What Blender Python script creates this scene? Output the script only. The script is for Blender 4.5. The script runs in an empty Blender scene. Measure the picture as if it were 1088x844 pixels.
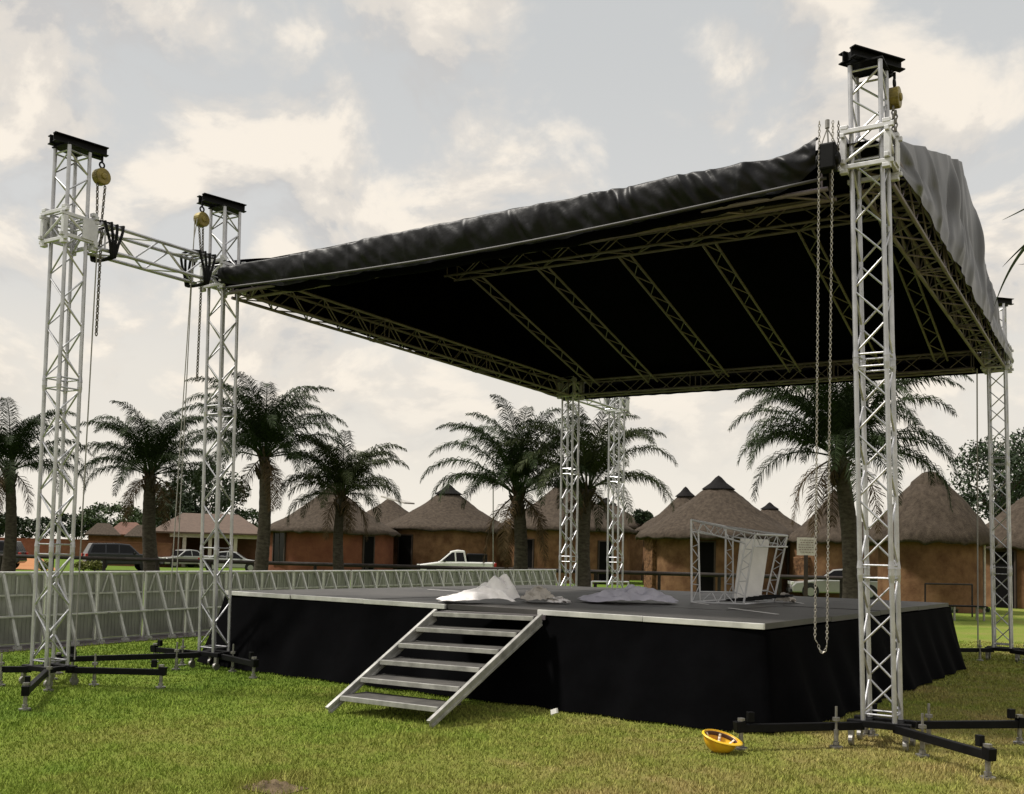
import bpy, math, random
import numpy as np
from mathutils import Vector, Matrix
R = math.radians
S = bpy.context.scene
col = S.collection
rnd = random.Random(7)

# ------------------------------------------------------------------ camera
F, PX, PY = 1079.6156, 544.0, 521.47
FW = Vector((-0.52393007, 0.84948422, 0.0622402))
RT = Vector((0.8516865, 0.52345181, 0.02506608))
UP = Vector((0.01128651, -0.06614201, 0.99774639))
EYE = Vector((0, 0, 1.7))
cd = bpy.data.cameras.new('camera'); co = bpy.data.objects.new('camera', cd); col.objects.link(co)
cd.sensor_width = 36; cd.lens = F / 1088 * 36; cd.shift_y = 99.47 / 1088
cd.clip_start = .1; cd.clip_end = 3000
m = Matrix.Identity(4)
for i, ax in enumerate((RT, UP, -FW)):
    for k in range(3): m[k][i] = ax[k]
m.translation = EYE
co.matrix_world = m
S.camera = co

# ------------------------------------------------------------------ sky, sun, exposure
SUN_DIR = Vector((-.50, -.22, .84)).normalized()
SUN_STRENGTH, SUN_ANGLE = 4.4, 6
SKY_GAIN, ZENITH_GAIN = 1.06, 1.6
EXPOSURE = 0.12
S.view_settings.view_transform = 'Standard'; S.view_settings.look = 'None'
S.view_settings.gamma = 1; S.view_settings.use_curve_mapping = False
S.view_settings.exposure = EXPOSURE

W = bpy.data.worlds.new('World'); S.world = W; W.use_nodes = True
def N(nt, typ, **kw):
    n = nt.nodes.new(typ)
    for k, v in kw.items(): setattr(n, k, v)
    return n
def world():
    nt = W.node_tree; nt.nodes.clear(); L = nt.links.new
    out = N(nt, 'ShaderNodeOutputWorld')
    sky = N(nt, 'ShaderNodeTexSky', sky_type='NISHITA', sun_disc=False)
    el = math.asin(SUN_DIR.z); sky.sun_elevation = el
    sky.sun_rotation = math.atan2(SUN_DIR.x, SUN_DIR.y)
    sky.dust_density = 4; sky.air_density = 1.2
    b1 = N(nt, 'ShaderNodeBackground'); b1.inputs[1].default_value = .07
    L(sky.outputs[0], b1.inputs[0])
    tc = N(nt, 'ShaderNodeTexCoord')
    sep = N(nt, 'ShaderNodeSeparateXYZ'); L(tc.outputs['Generated'], sep.inputs[0])
    def mth(op, a, b=None, clamp=False):
        n = N(nt, 'ShaderNodeMath', operation=op, use_clamp=clamp)
        for i, x in enumerate((a, b)):
            if x is None: continue
            if isinstance(x, (int, float)): n.inputs[i].default_value = x
            else: L(x, n.inputs[i])
        return n.outputs[0]
    z = mth('MAXIMUM', sep.outputs[2], 0.0)
    den = mth('ADD', z, .50)
    u = mth('DIVIDE', sep.outputs[0], den); v = mth('DIVIDE', sep.outputs[1], den)
    cmb = N(nt, 'ShaderNodeCombineXYZ'); L(u, cmb.inputs[0]); L(v, cmb.inputs[1])
    def noise(scale, off, detail=9, rough=.56, dist=.25):
        mp = N(nt, 'ShaderNodeMapping'); mp.inputs['Location'].default_value = off
        L(cmb.outputs[0], mp.inputs[0])
        n = N(nt, 'ShaderNodeTexNoise'); n.inputs['Scale'].default_value = scale
        n.inputs['Detail'].default_value = detail; n.inputs['Roughness'].default_value = rough
        n.inputs['Distortion'].default_value = dist
        L(mp.outputs[0], n.inputs['Vector']); return n.outputs[0]
    def ramp(x, pts, ease='EASE'):
        r = N(nt, 'ShaderNodeValToRGB'); r.color_ramp.interpolation = ease
        e = r.color_ramp.elements
        e[0].position, e[0].color = pts[0]; e[1].position, e[1].color = pts[1]
        for p_, c_ in pts[2:]:
            k = e.new(p_); k.color = c_
        L(x, r.inputs[0]); return r.outputs[0]
    g = lambda a: (a, a, a, 1)
    n1 = noise(5.2, (5.3, 2.1, 0), 10, .57, .3); n2 = noise(5.2, (5.34, 2.05, 0), 10, .57, .3); n3 = noise(1.9, (1.7, 8.4, 3))
    mask = ramp(mth('ADD', mth('MULTIPLY', n1, .75), mth('MULTIPLY', n3, .25)), [(.455, g(0)), (.575, g(1))])
    # relief of the clouds: brighter towards the sun side
    rel = mth('ADD', mth('MULTIPLY', mth('SUBTRACT', n1, n2), 4.5), .5, True)
    cl = ramp(rel, [(.05, (.53, .515, .50, 1)), (.45, (.71, .655, .585, 1)), (.95, (.92, .83, .71, 1))])
    gap = ramp(z, [(0, (.84, .785, .69, 1)), (.50, (.535, .545, .545, 1)), (.15, (.74, .70, .635, 1)), (.28, (.60, .60, .59, 1))])
    mix = N(nt, 'ShaderNodeMix', data_type='RGBA'); L(gap, mix.inputs[6]); L(cl, mix.inputs[7])
    hz = ramp(z, [(.05, g(0.1)), (.2, g(.85))])
    L(mth('MULTIPLY', mask, hz), mix.inputs[0])
    zen = ramp(z, [(.55, g(1 / 4)), (.9, g(ZENITH_GAIN / 4))])
    st = mth('MULTIPLY', mth('MULTIPLY', zen, 4.0), SKY_GAIN)
    b2 = N(nt, 'ShaderNodeBackground'); L(mix.outputs[2], b2.inputs[0]); L(st, b2.inputs[1])
    ms = N(nt, 'ShaderNodeMixShader'); ms.inputs[0].default_value = .94
    L(b1.outputs[0], ms.inputs[1]); L(b2.outputs[0], ms.inputs[2]); L(ms.outputs[0], out.inputs[0])
world()
sl = bpy.data.lights.new('sun', 'SUN'); so = bpy.data.objects.new('sun', sl); col.objects.link(so)
sl.energy = SUN_STRENGTH; sl.angle = R(SUN_ANGLE); sl.color = (1, .95, .87)
so.rotation_euler = SUN_DIR.to_track_quat('Z', 'Y').to_euler()

# ------------------------------------------------------------------ helpers
def at(px, py, D): return EYE + (FW * F + RT * (px - PX) - UP * (py - PY)) * (D / F)
def gnd(px, D, z=0.0):
    k = D / F
    py = PY + (1.7 - z + k * (FW.z * F + RT.z * (px - PX))) / (k * UP.z)
    return at(px, py, D)
def zat(px, py, D): return at(px, py, D).z
def onz(px, py, z):
    d = FW * F + RT * (px - PX) - UP * (py - PY); return EYE + d * ((z - 1.7) / d.z)
def ony(px, py, Y):
    d = FW * F + RT * (px - PX) - UP * (py - PY); return EYE + d * (Y / d.y)

class MB:
    def __init__(s): s.v = []; s.f = []
    def add(s, v, f):
        o = len(s.v); s.v += [tuple(x) for x in v]; s.f += [tuple(i + o for i in q) for q in f]; return s
    def box(s, c, size, rz=0, M=None):
        c = Vector(c); hx, hy, hz = (a / 2 for a in size); A = M or Matrix.Rotation(rz, 3, 'Z')
        v = [c + A @ Vector((x * hx, y * hy, z * hz)) for x in (-1, 1) for y in (-1, 1) for z in (-1, 1)]
        return s.add(v, [(0, 1, 3, 2), (4, 6, 7, 5), (0, 4, 5, 1), (2, 3, 7, 6), (0, 2, 6, 4), (1, 5, 7, 3)])
    def frame(s, p, q, up=(0, 0, 1)):
        a = (Vector(q) - Vector(p)).normalized(); up = Vector(up)
        if abs(a.dot(up)) > .98: up = Vector((0, 1, 0))
        x = a.cross(up).normalized(); return a, x, x.cross(a)
    def bar(s, p, q, w, h, up=(0, 0, 1)):
        p, q = Vector(p), Vector(q); a, x, y = s.frame(p, q, up)
        v = [b + x * (sx * w / 2) + y * (sy * h / 2) for b in (p, q) for sx, sy in ((-1, -1), (1, -1), (1, 1), (-1, 1))]
        return s.add(v, [(3, 2, 1, 0), (4, 5, 6, 7)] + [(i, (i + 1) % 4, (i + 1) % 4 + 4, i + 4) for i in range(4)])
    def tube(s, p, q, r, n=8, r2=None):
        p, q = Vector(p), Vector(q); r2 = r if r2 is None else r2; a, x, y = s.frame(p, q)
        v = []
        for b, rr in ((p, r), (q, r2)):
            for i in range(n):
                t = 2 * math.pi * i / n; v.append(b + (x * math.cos(t) + y * math.sin(t)) * rr)
        return s.add(v, [(i, (i + 1) % n, (i + 1) % n + n, i + n) for i in range(n)] + [tuple(range(n))[::-1], tuple(range(n, 2 * n))])
    def path(s, pts, rad, n=6):
        for i in range(len(pts) - 1):
            r1 = rad[i] if isinstance(rad, (list, tuple)) else rad
            r2 = rad[i + 1] if isinstance(rad, (list, tuple)) else rad
            s.tube(pts[i], pts[i + 1], r1, n, r2)
        return s
    def skin(s, pts, rad, n=10):   # one continuous tapering tube
        v = []; f = []; P = [Vector(p) for p in pts]
        for i, p in enumerate(P):
            a = (P[min(i + 1, len(P) - 1)] - P[max(i - 1, 0)])
            _, x, y = s.frame((0, 0, 0), a, (0, 1, 0) if abs(a.normalized().z) > .6 else (0, 0, 1))
            for k in range(n):
                t = 2 * math.pi * k / n; v.append(p + (x * math.cos(t) + y * math.sin(t)) * rad[i])
        for i in range(len(P) - 1):
            for k in range(n): f.append((i * n + k, i * n + (k + 1) % n, (i + 1) * n + (k + 1) % n, (i + 1) * n + k))
        f.append(tuple(range(n))[::-1]); f.append(tuple(range((len(P) - 1) * n, len(P) * n)))
        return s.add(v, f)
    def grid(s, nu, nv, fn, wrap=False):
        v = [fn(i / nu, j / nv) for i in range(nu + 1) for j in range(nv + 1)]
        k = nv + 1
        return s.add(v, [(i * k + j, (i + 1) * k + j, (i + 1) * k + j + 1, i * k + j + 1) for i in range(nu) for j in range(nv)])
    def lathe(s, c, prof, n=32, fn=None):
        c = Vector(c); v = []; f = []; k = len(prof)
        for i in range(n):
            t = 2 * math.pi * i / n
            for j, (r, z) in enumerate(prof):
                dr, dz = fn(i, j) if fn else (0, 0)
                v.append(c + Vector(((r + dr) * math.cos(t), (r + dr) * math.sin(t), z + dz)))
        for i in range(n):
            for j in range(k - 1):
                f.append((i * k + j, ((i + 1) % n) * k + j, ((i + 1) % n) * k + j + 1, i * k + j + 1))
        return s.add(v, f)
    def torus(s, c, Rr, r, ax1, ax2, n=14, k=6, sq=(1, 1)):
        c, ax1, ax2 = Vector(c), Vector(ax1).normalized(), Vector(ax2).normalized(); nn = ax1.cross(ax2); v = []
        for i in range(n):
            t = 2 * math.pi * i / n; d = ax1 * math.cos(t) * sq[0] + ax2 * math.sin(t) * sq[1]; dn = d.normalized()
            for j in range(k):
                q = 2 * math.pi * j / k; v.append(c + d * Rr + (dn * math.cos(q) + nn * math.sin(q)) * r)
        return s.add(v, [(i * k + j, ((i + 1) % n) * k + j, ((i + 1) % n) * k + (j + 1) % k, i * k + (j + 1) % k) for i in range(n) for j in range(k)])
    def prism(s, poly, y0, y1, taper=None):   # side profile in xz, extruded along y
        n = len(poly); v = [(x, y0, z) for x, z in poly] + [(x, y1, z) for x, z in poly]
        return s.add(v, [tuple(range(n)), tuple(range(2 * n - 1, n - 1, -1))] + [(i, i + n, (i + 1) % n + n, (i + 1) % n) for i in range(n)])
    def xf(s, M):
        s.v = [tuple(M @ Vector(x)) for x in s.v]; return s
    def build(s, name, mat, parent=None, smooth=False, bevel=0, origin=None):
        me = bpy.data.meshes.new(name)
        o = bpy.data.objects.new(name, me)
        off = Vector((0, 0, 0))
        if parent is not None:
            root = parent
            while root.parent: root = root.parent
            off = Vector(root.location)
        elif origin is not None: off = Vector(origin)
        me.from_pydata([tuple(Vector(x) - off) for x in s.v], [], s.f)
        me.materials.append(mat)
        if smooth: me.polygons.foreach_set('use_smooth', [True] * len(me.polygons))
        me.update(); col.objects.link(o)
        if parent is not None: o.parent = parent
        elif origin is not None: o.location = origin
        if bevel:
            b = o.modifiers.new('bevel', 'BEVEL'); b.width = bevel; b.segments = 2; b.limit_method = 'ANGLE'; b.angle_limit = R(40)
        return o
def tag(o, label=None, cat=None, group=None, kind=None):
    for k, v in (('label', label), ('category', cat), ('group', group), ('kind', kind)):
        if v: o[k] = v
    return o
def thing(name, label, cat, loc=(0, 0, 0), group=None):
    o = bpy.data.objects.new(name, None); col.objects.link(o); o.location = loc; o.empty_display_size = .3
    return tag(o, label, cat, group)
def copy_tree(o, parent=None):
    c = o.copy(); col.objects.link(c)
    if parent: c.parent = parent
    for ch in list(o.children): copy_tree(ch, c)
    return c
def place(o, loc, rz=0, sc=1): o.location = loc; o.rotation_euler = (0, 0, rz); o.scale = (sc,) * 3; return o

# ------------------------------------------------------------------ materials
def mat(name, c, rough=.6, metal=0, var=.0, scale=8, bump=0, bscale=None, c2=None, stretch=(1, 1, 1), spec=.5, island=0, lo=.35, hi=.65, sheen=0):
    M = bpy.data.materials.new(name); M.use_nodes = True; nt = M.node_tree; L = nt.links.new
    b = nt.nodes['Principled BSDF']
    b.inputs['Roughness'].default_value = rough; b.inputs['Metallic'].default_value = metal
    b.inputs['Specular IOR Level'].default_value = spec
    b.inputs['Base Color'].default_value = (*c, 1)
    tc = N(nt, 'ShaderNodeTexCoord'); mp = N(nt, 'ShaderNodeMapping'); mp.inputs['Scale'].default_value = stretch
    L(tc.outputs['Object'], mp.inputs[0])
    src = None
    if var or c2:
        n = N(nt, 'ShaderNodeTexNoise'); n.inputs['Scale'].default_value = scale; n.inputs['Detail'].default_value = 7
        n.inputs['Roughness'].default_value = .62; L(mp.outputs[0], n.inputs['Vector'])
        r = N(nt, 'ShaderNodeValToRGB'); e = r.color_ramp.elements
        a = c2 or tuple(x * (1 + var) for x in c); z = c if c2 else tuple(x * (1 - var) for x in c)
        e[0].position = lo; e[0].color = (*z, 1); e[1].position = hi; e[1].color = (*a, 1)
        L(n.outputs[0], r.inputs[0]); src = r.outputs[0]
    if island:
        g = N(nt, 'ShaderNodeNewGeometry'); h = N(nt, 'ShaderNodeHueSaturation')
        mr = N(nt, 'ShaderNodeMapRange'); mr.inputs[3].default_value = 1 - island; mr.inputs[4].default_value = 1 + island
        L(g.outputs['Random Per Island'], mr.inputs[0]); L(mr.outputs[0], h.inputs['Value'])
        h.inputs['Color'].default_value = (*c, 1)
        if src: L(src, h.inputs['Color'])
        src = h.outputs[0]
    if src: L(src, b.inputs['Base Color'])
    if bump:
        n = N(nt, 'ShaderNodeTexNoise'); n.inputs['Scale'].default_value = bscale or scale * 3; n.inputs['Detail'].default_value = 6
        L(mp.outputs[0], n.inputs['Vector'])
        bp = N(nt, 'ShaderNodeBump'); bp.inputs['Strength'].default_value = bump; bp.inputs['Distance'].default_value = .03
        L(n.outputs[0], bp.inputs['Height']); L(bp.outputs[0], b.inputs['Normal'])
    return M
ALU = mat('aluminium', (.45, .45, .47), .40, .75, var=.16, scale=5, bump=.05, bscale=60)
ALU_DK = mat('shaded_aluminium', (.165, .135, .158), .5, .35, var=.2, scale=4)  # under-roof shade put into the base colour; purple tint offsets green lawn bounce
ALU_WH = mat('pale_cast_aluminium', (.55, .55, .565), .5, .4, var=.12, scale=6)
BLK = mat('black_painted_steel', (.0035, .0035, .004), .55, 0, var=.4, scale=9, spec=.14)
ZINC = mat('zinc_plated_steel', (.26, .25, .235), .4, .7, var=.25, scale=20)
GALV = mat('galvanised_barrier', (.50, .50, .47), .5, .45, var=.18, scale=4)
PANEL = mat('barrier_sheet', (.32, .325, .285), .6, .2, var=.2, scale=2.2, stretch=(1, 1, .4))
TARP = mat('black_vinyl', (.0040, .0040, .0052), .45, 0, var=.3, scale=3, bump=.25, bscale=9, spec=.20)
POLEM = mat('dull_grey_pole', (.045, .043, .042), .6, .2)
TARP_SIDE = mat('dusty_black_vinyl', (.022, .021, .020), .40, 0, var=.6, scale=1.2, bump=.10, bscale=12, stretch=(1, 3, .4), spec=.8)
TARP_IN = mat('black_lining', (.0010, .0009, .0016), .9, 0, var=.3, scale=2, spec=.02)
DRAPE = mat('black_cloth', (.0018, .0018, .0022), .95, 0, var=.25, scale=3, bump=.1, spec=.03)
DECK = mat('black_stage_ply', (.028, .026, .025), .52, 0, c2=(.068, .063, .057), scale=1.3, bump=.05, bscale=70, spec=.45, lo=.3, hi=.75)
TREAD = mat('worn_tread', (.035, .033, .030), .8, 0, c2=(.075, .07, .062), scale=5, bump=.1)
EDGE = mat('pale_edge_profile', (.56, .555, .53), .45, .3, var=.2, scale=3)
WCLOTH = mat('white_cloth', (.80, .77, .76), .9, 0, var=.06, scale=5, bump=.15, bscale=25)
LCLOTH = mat('lavender_cloth', (.50, .485, .56), .9, 0, var=.08, scale=5, bump=.15, bscale=25)
BCLOTH = mat('beige_cloth', (.50, .46, .41), .9, 0, var=.12, scale=5, bump=.15, bscale=25)
STEPM = mat('worn_step_metal', (.36, .355, .335), .5, .4, var=.3, scale=6)
WHITE = mat('white_board', (.72, .70, .68), .6, var=.08, scale=4)
BRASS = mat('olive_yellow_sheave', (.20, .155, .035), .45, .3, var=.35, scale=14)
CHAIN = mat('chain_steel', (.16, .15, .135), .45, .7, var=.3, scale=30)
CHAIN_LT = mat('bright_chain', (.36, .34, .31), .4, .7, var=.3, scale=30)
ROPE = mat('grey_rope', (.26, .25, .23), .8)
THATCH = mat('thatch', (.034, .026, .020), .95, 0, c2=(.085, .067, .051), scale=2.6, bump=.9, bscale=16, stretch=(2.2, 2.2, .7), spec=.1, lo=.3, hi=.72)
CAP = mat('tarred_ridge_cap', (.006, .005, .005), .8, var=.3, spec=.12)
WALL = mat('ochre_plaster', (.100, .050, .026), .9, 0, c2=(.195, .110, .058), scale=1.6, bump=.45, bscale=9, spec=.1)
WALL_RED = mat('red_plaster', (.115, .042, .026), .9, 0, c2=(.165, .066, .038), scale=1.2, bump=.35, bscale=9, spec=.1)
STONE = mat('rubble_stone', (.05, .026, .015), .9, 0, c2=(.20, .108, .056), scale=7, bump=.8, bscale=10, spec=.1)
DARKGLASS = mat('dark_glass', (.004, .004, .005), .2, 0, spec=.22)
DOORM = mat('dark_door', (.0035, .003, .003), .85, spec=.08)
FRAME_W = mat('dark_timber', (.030, .018, .012), .75, var=.3, scale=5)
RAIL = mat('creosoted_rail', (.020, .014, .011), .85, var=.4, scale=4)
BARK = mat('palm_trunk', (.040, .033, .027), .95, 0, c2=(.085, .072, .060), scale=5, bump=.7, bscale=18, stretch=(1, 1, 2.4), spec=.1)
SHEATH = mat('dead_frond_bases', (.045, .034, .024), .95, var=.5, scale=9, bump=.6, spec=.1)
FROND = mat('palm_leaf', (.021, .033, .011), .7, 0, island=.5, spec=.10)
FROND_B = mat('palm_leaf_olive', (.030, .038, .013), .7, 0, island=.5, spec=.10)
DEAD = mat('dead_palm_leaf', (.070, .048, .026), .9, 0, island=.4, spec=.05)
LEAF_D = mat('dark_leaf', (.020, .034, .013), .7, 0, island=.55, spec=.2)
LEAF_M = mat('mid_leaf', (.040, .062, .022), .7, 0, island=.5, spec=.2)
LEAF_Y = mat('yellow_shrub_leaf', (.12, .125, .030), .7, 0, island=.5, spec=.2)
WOOD = mat('tree_bark', (.05, .038, .028), .9, var=.3)
TILE = mat('clay_tiles', (.070, .044, .031), .85, 0, c2=(.105, .068, .047), scale=3, bump=.4, stretch=(1, 1, 5))
TILE_OR = mat('orange_tiles', (.11, .048, .030), .85, 0, var=.25, scale=3, bump=.3)
BRICK = mat('brown_brick', (.12, .058, .034), .9, 0, c2=(.17, .084, .05), scale=2, bump=.3, spec=.1)
CREAM = mat('cream_paint', (.50, .45, .36), .7, var=.12, scale=2)
TIN = mat('pale_tin', (.42, .40, .37), .5, .4, var=.2)
CAR_W = mat('white_car_paint', (.72, .71, .69), .25, 0, var=.03, scale=2)
CAR_K = mat('dark_car_paint', (.016, .016, .022), .22, 0, var=.1, scale=2)
CAR_S = mat('silver_car_paint', (.38, .38, .37), .28, .4, var=.04, scale=2)
TYRE = mat('tyre_rubber', (.012, .012, .012), .85)
RIM = mat('wheel_rim', (.40, .40, .40), .35, .7)
LAMP_R = mat('red_lamp_lens', (.35, .012, .010), .25)
LAMP_C = mat('clear_lamp_lens', (.65, .65, .62), .15)
YEL = mat('yellow_plastic', (.72, .42, .012), .38, 0, c2=(.82, .54, .03), scale=6)
ORG = mat('orange_plastic', (.62, .27, .012), .42, 0, c2=(.78, .48, .02), scale=9)
BROWNBAND = mat('brown_headband', (.06, .025, .018), .7)
STRAP = mat('pale_webbing', (.70, .58, .44), .8, var=.15)
SIGNW = mat('sign_board', (.50, .46, .42), .7, var=.12, scale=6)
SIGNT = mat('sign_lettering', (.16, .10, .09), .8)
BLACKRUB = mat('black_sling', (.009, .009, .010), .85, spec=.2)

def ground_mat(dirt=False):
    M = bpy.data.materials.new('lawn_ground' if not dirt else 'orange_dirt'); M.use_nodes = True
    nt = M.node_tree; L = nt.links.new; b = nt.nodes['Principled BSDF']
    b.inputs['Roughness'].default_value = .95; b.inputs['Specular IOR Level'].default_value = .08
    return M, nt, L, b
def lawn_color(nt, L, dark=1.0):
    """green lawn with drier, browner wear; by world position"""
    g = N(nt, 'ShaderNodeNewGeometry')
    def noise(s, d=6, r=.6):
        n = N(nt, 'ShaderNodeTexNoise'); n.inputs['Scale'].default_value = s; n.inputs['Detail'].default_value = d
        n.inputs['Roughness'].default_value = r; L(g.outputs['Position'], n.inputs['Vector']); return n.outputs[0]
    def mth(op, a, b_=None, cl=False):
        n = N(nt, 'ShaderNodeMath', operation=op, use_clamp=cl)
        for i, x in enumerate((a, b_)):
            if x is None: continue
            if isinstance(x, (int, float)): n.inputs[i].default_value = x
            else: L(x, n.inputs[i])
        return n.outputs[0]
    sep = N(nt, 'ShaderNodeSeparateXYZ'); L(g.outputs['Position'], sep.inputs[0])
    # the worn side of the lawn is where people walk, right of the steps (x > -6)
    w = N(nt, 'ShaderNodeMapRange'); L(sep.outputs[0], w.inputs[0])
    w.inputs[1].default_value = -9.5; w.inputs[2].default_value = -2.5; w.inputs[3].default_value = -.14; w.inputs[4].default_value = .17
    wy = N(nt, 'ShaderNodeMapRange'); L(sep.outputs[1], wy.inputs[0]); wy.inputs[1].default_value = 11; wy.inputs[2].default_value = 24; wy.inputs[3].default_value = 0; wy.inputs[4].default_value = -.15
    t = mth('ADD', mth('ADD', mth('ADD', mth('MULTIPLY', noise(.55, 5), .75), wy.outputs[0]), mth('MULTIPLY', noise(3.1, 5, .7), .45)), w.outputs[0])
    r = N(nt, 'ShaderNodeValToRGB'); e = r.color_ramp.elements
    k = dark
    e[0].position = .38; e[0].color = (.118 * k, .182 * k, .025 * k, 1)
    e[1].position = .86; e[1].color = (.30 * k, .245 * k, .095 * k, 1)
    x = e.new(.52); x.color = (.182 * k, .240 * k, .038 * k, 1)
    x = e.new(.68); x.color = (.225 * k, .236 * k, .055 * k, 1)
    L(t, r.inputs[0])
    return r.outputs[0], noise
M_LAWN, nt, L_, b_ = ground_mat()
c_, nz = lawn_color(nt, L_, .80); L_(c_, b_.inputs['Base Color'])
bp = N(nt, 'ShaderNodeBump'); bp.inputs['Strength'].default_value = .8; bp.inputs['Distance'].default_value = .04
L_(nz(28, 8, .7), bp.inputs['Height']); L_(bp.outputs[0], b_.inputs['Normal'])
M_GRASS, nt, L_, b_ = ground_mat(); M_GRASS.name = 'grass_blade'
c_, nz = lawn_color(nt, L_, 1.12)
gi = N(nt, 'ShaderNodeNewGeometry'); hs_ = N(nt, 'ShaderNodeHueSaturation'); mr = N(nt, 'ShaderNodeMapRange')
mr.inputs[3].default_value = .72; mr.inputs[4].default_value = 1.28
L_(gi.outputs['Random Per Island'], mr.inputs[0]); L_(mr.outputs[0], hs_.inputs['Value']); L_(c_, hs_.inputs['Color'])
L_(hs_.outputs[0], b_.inputs['Base Color'])
M_DIRT = mat('orange_dirt', (.30, .135, .06), .95, 0, c2=(.38, .19, .09), scale=.4, bump=.2, spec=.05)
M_SOIL = mat('bare_soil', (.06, .045, .03), .95, 0, c2=(.16, .12, .075), scale=9, bump=.6, spec=.05)

# ------------------------------------------------------------------ ground
g = MB()
g.add([(-900, -60, 0), (700, -60, 0), (700, 1500, 0), (-900, 1500, 0)], [(0, 1, 2, 3)])
tag(g.build('lawn', M_LAWN), kind='structure')
d0 = [gnd(-160, 62, .004), gnd(62, 62, .004), gnd(40, 130, .004), gnd(-160, 130, .004)]
tag(MB().add(d0, [(0, 1, 2, 3)]).build('dirt_yard', M_DIRT), kind='structure')

# ------------------------------------------------------------------ truss kit
XB, XC, YB, YE = -11.09, -2.188, 9.964, 20.443
YA, YF = 7.504, 22.886
def truss_parts(root, p, q, s, m_ch, m_lc, u=None, v=None, pitch=.36, r=.025, rl=.011, joints=(), ladders=True, n=8):
    p, q = Vector(p), Vector(q); a = (q - p); Ln = a.length; a.normalize()
    if u is None:
        v = Vector((0, 0, 1)); u = a.cross(v).normalized(); v = u.cross(a).normalized()
    u, v = Vector(u), Vector(v); h = s / 2
    cs = [u * (i * h) + v * (j * h) for i, j in ((-1, -1), (1, -1), (1, 1), (-1, 1))]
    for c in cs:
        b = MB(); b.tube(p + c, q + c, r, n)
        for jt in joints:
            w = p + a * jt + c
            b.tube(w - a * .10, w - a * .03, r * 1.03, n, r * 1.35); b.tube(w + a * .03, w + a * .10, r * 1.35, n, r * 1.03); b.tube(w - a * .03, w + a * .03, r * 1.2, n)
        b.build('chord', m_ch, root, smooth=False)
    stops = [0] + list(joints) + [Ln]
    for k in range(4):
        c0, c1 = cs[k], cs[(k + 1) % 4]; b = MB()
        for i in range(len(stops) - 1):
            lo, hi = stops[i] + (.06 if i or ladders else .0), stops[i + 1] - (.06 if i < len(stops) - 2 or ladders else 0)
            ln = hi - lo; m_ = max(2, round(ln / pitch)); st = ln / m_
            if ladders:
                b.tube(p + a * lo + c0, p + a * lo + c1, rl, 6); b.tube(p + a * hi + c0, p + a * hi + c1, rl, 6)
            for j in range(m_):
                x0, x1 = (c0, c1) if (j + k) % 2 == 0 else (c1, c0)
                b.tube(p + a * (lo + st * j + .015) + x0, p + a * (lo + st * (j + 1) - .015) + x1, rl, 6)
        b.build('lacing', m_lc, root)
def truss(name, label, group, p, q, s, m_ch, m_lc, **kw):
    mid = (Vector(p) + Vector(q)) / 2
    t = thing(name, label, 'truss', mid, group); truss_parts(t, p, q, s, m_ch, m_lc, **kw); return t

HS = {'A': 5.513, 'B': 5.548, 'C': 5.660, 'D': 5.508, 'E': 5.516, 'F': 5.50}
HT = {'A': 6.507, 'B': 6.507, 'C': 6.507, 'D': 6.507, 'E': 5.85, 'F': 5.80}
XY = {'A': (XB, YA), 'B': (XB, YB), 'C': (XC, YB), 'D': (XC, YE), 'E': (XB, YE), 'F': (XB, YF)}
LEAN = {'A': (.018, .044), 'B': (.055, .086), 'C': (.133, .061), 'D': (.09, -.024), 'E': (.03, .03), 'F': (.03, .03)}
TOWER_LABEL = {
 'A': 'aluminium truss tower at far left, standing free in front of the crowd barriers',
 'B': 'aluminium truss tower at the left front corner of the black roof beside the stage drape',
 'C': 'bright aluminium truss tower at the near right corner of the stage, closest to the viewer',
 'D': 'slim aluminium truss tower at the right rear corner of the roof, near the round hut',
 'E': 'aluminium truss tower under the rear left corner of the roof, behind the stage',
 'F': 'farther aluminium truss tower of the rear pair, right of the roof corner tower'}
SL = .28
def screw_jack(root, arm, x, y, ztop, rod=.30):
    b = MB()
    b.tube((x, y, .03), (x, y, ztop + rod), .012, 8); b.tube((x, y, .004), (x, y, .022), .060, 14); b.tube((x, y, .03), (x, y, .06), .03, 8)
    b.tube((x, y, ztop + .06), (x, y, ztop + .09), .035, 6); b.tube((x, y, ztop - .12), (x, y, ztop - .02), .022, 8)
    b.build('screw_jack', ZINC, arm)
HDIR = {'A': 78, 'B': 76, 'C': 56, 'D': 45}
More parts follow.
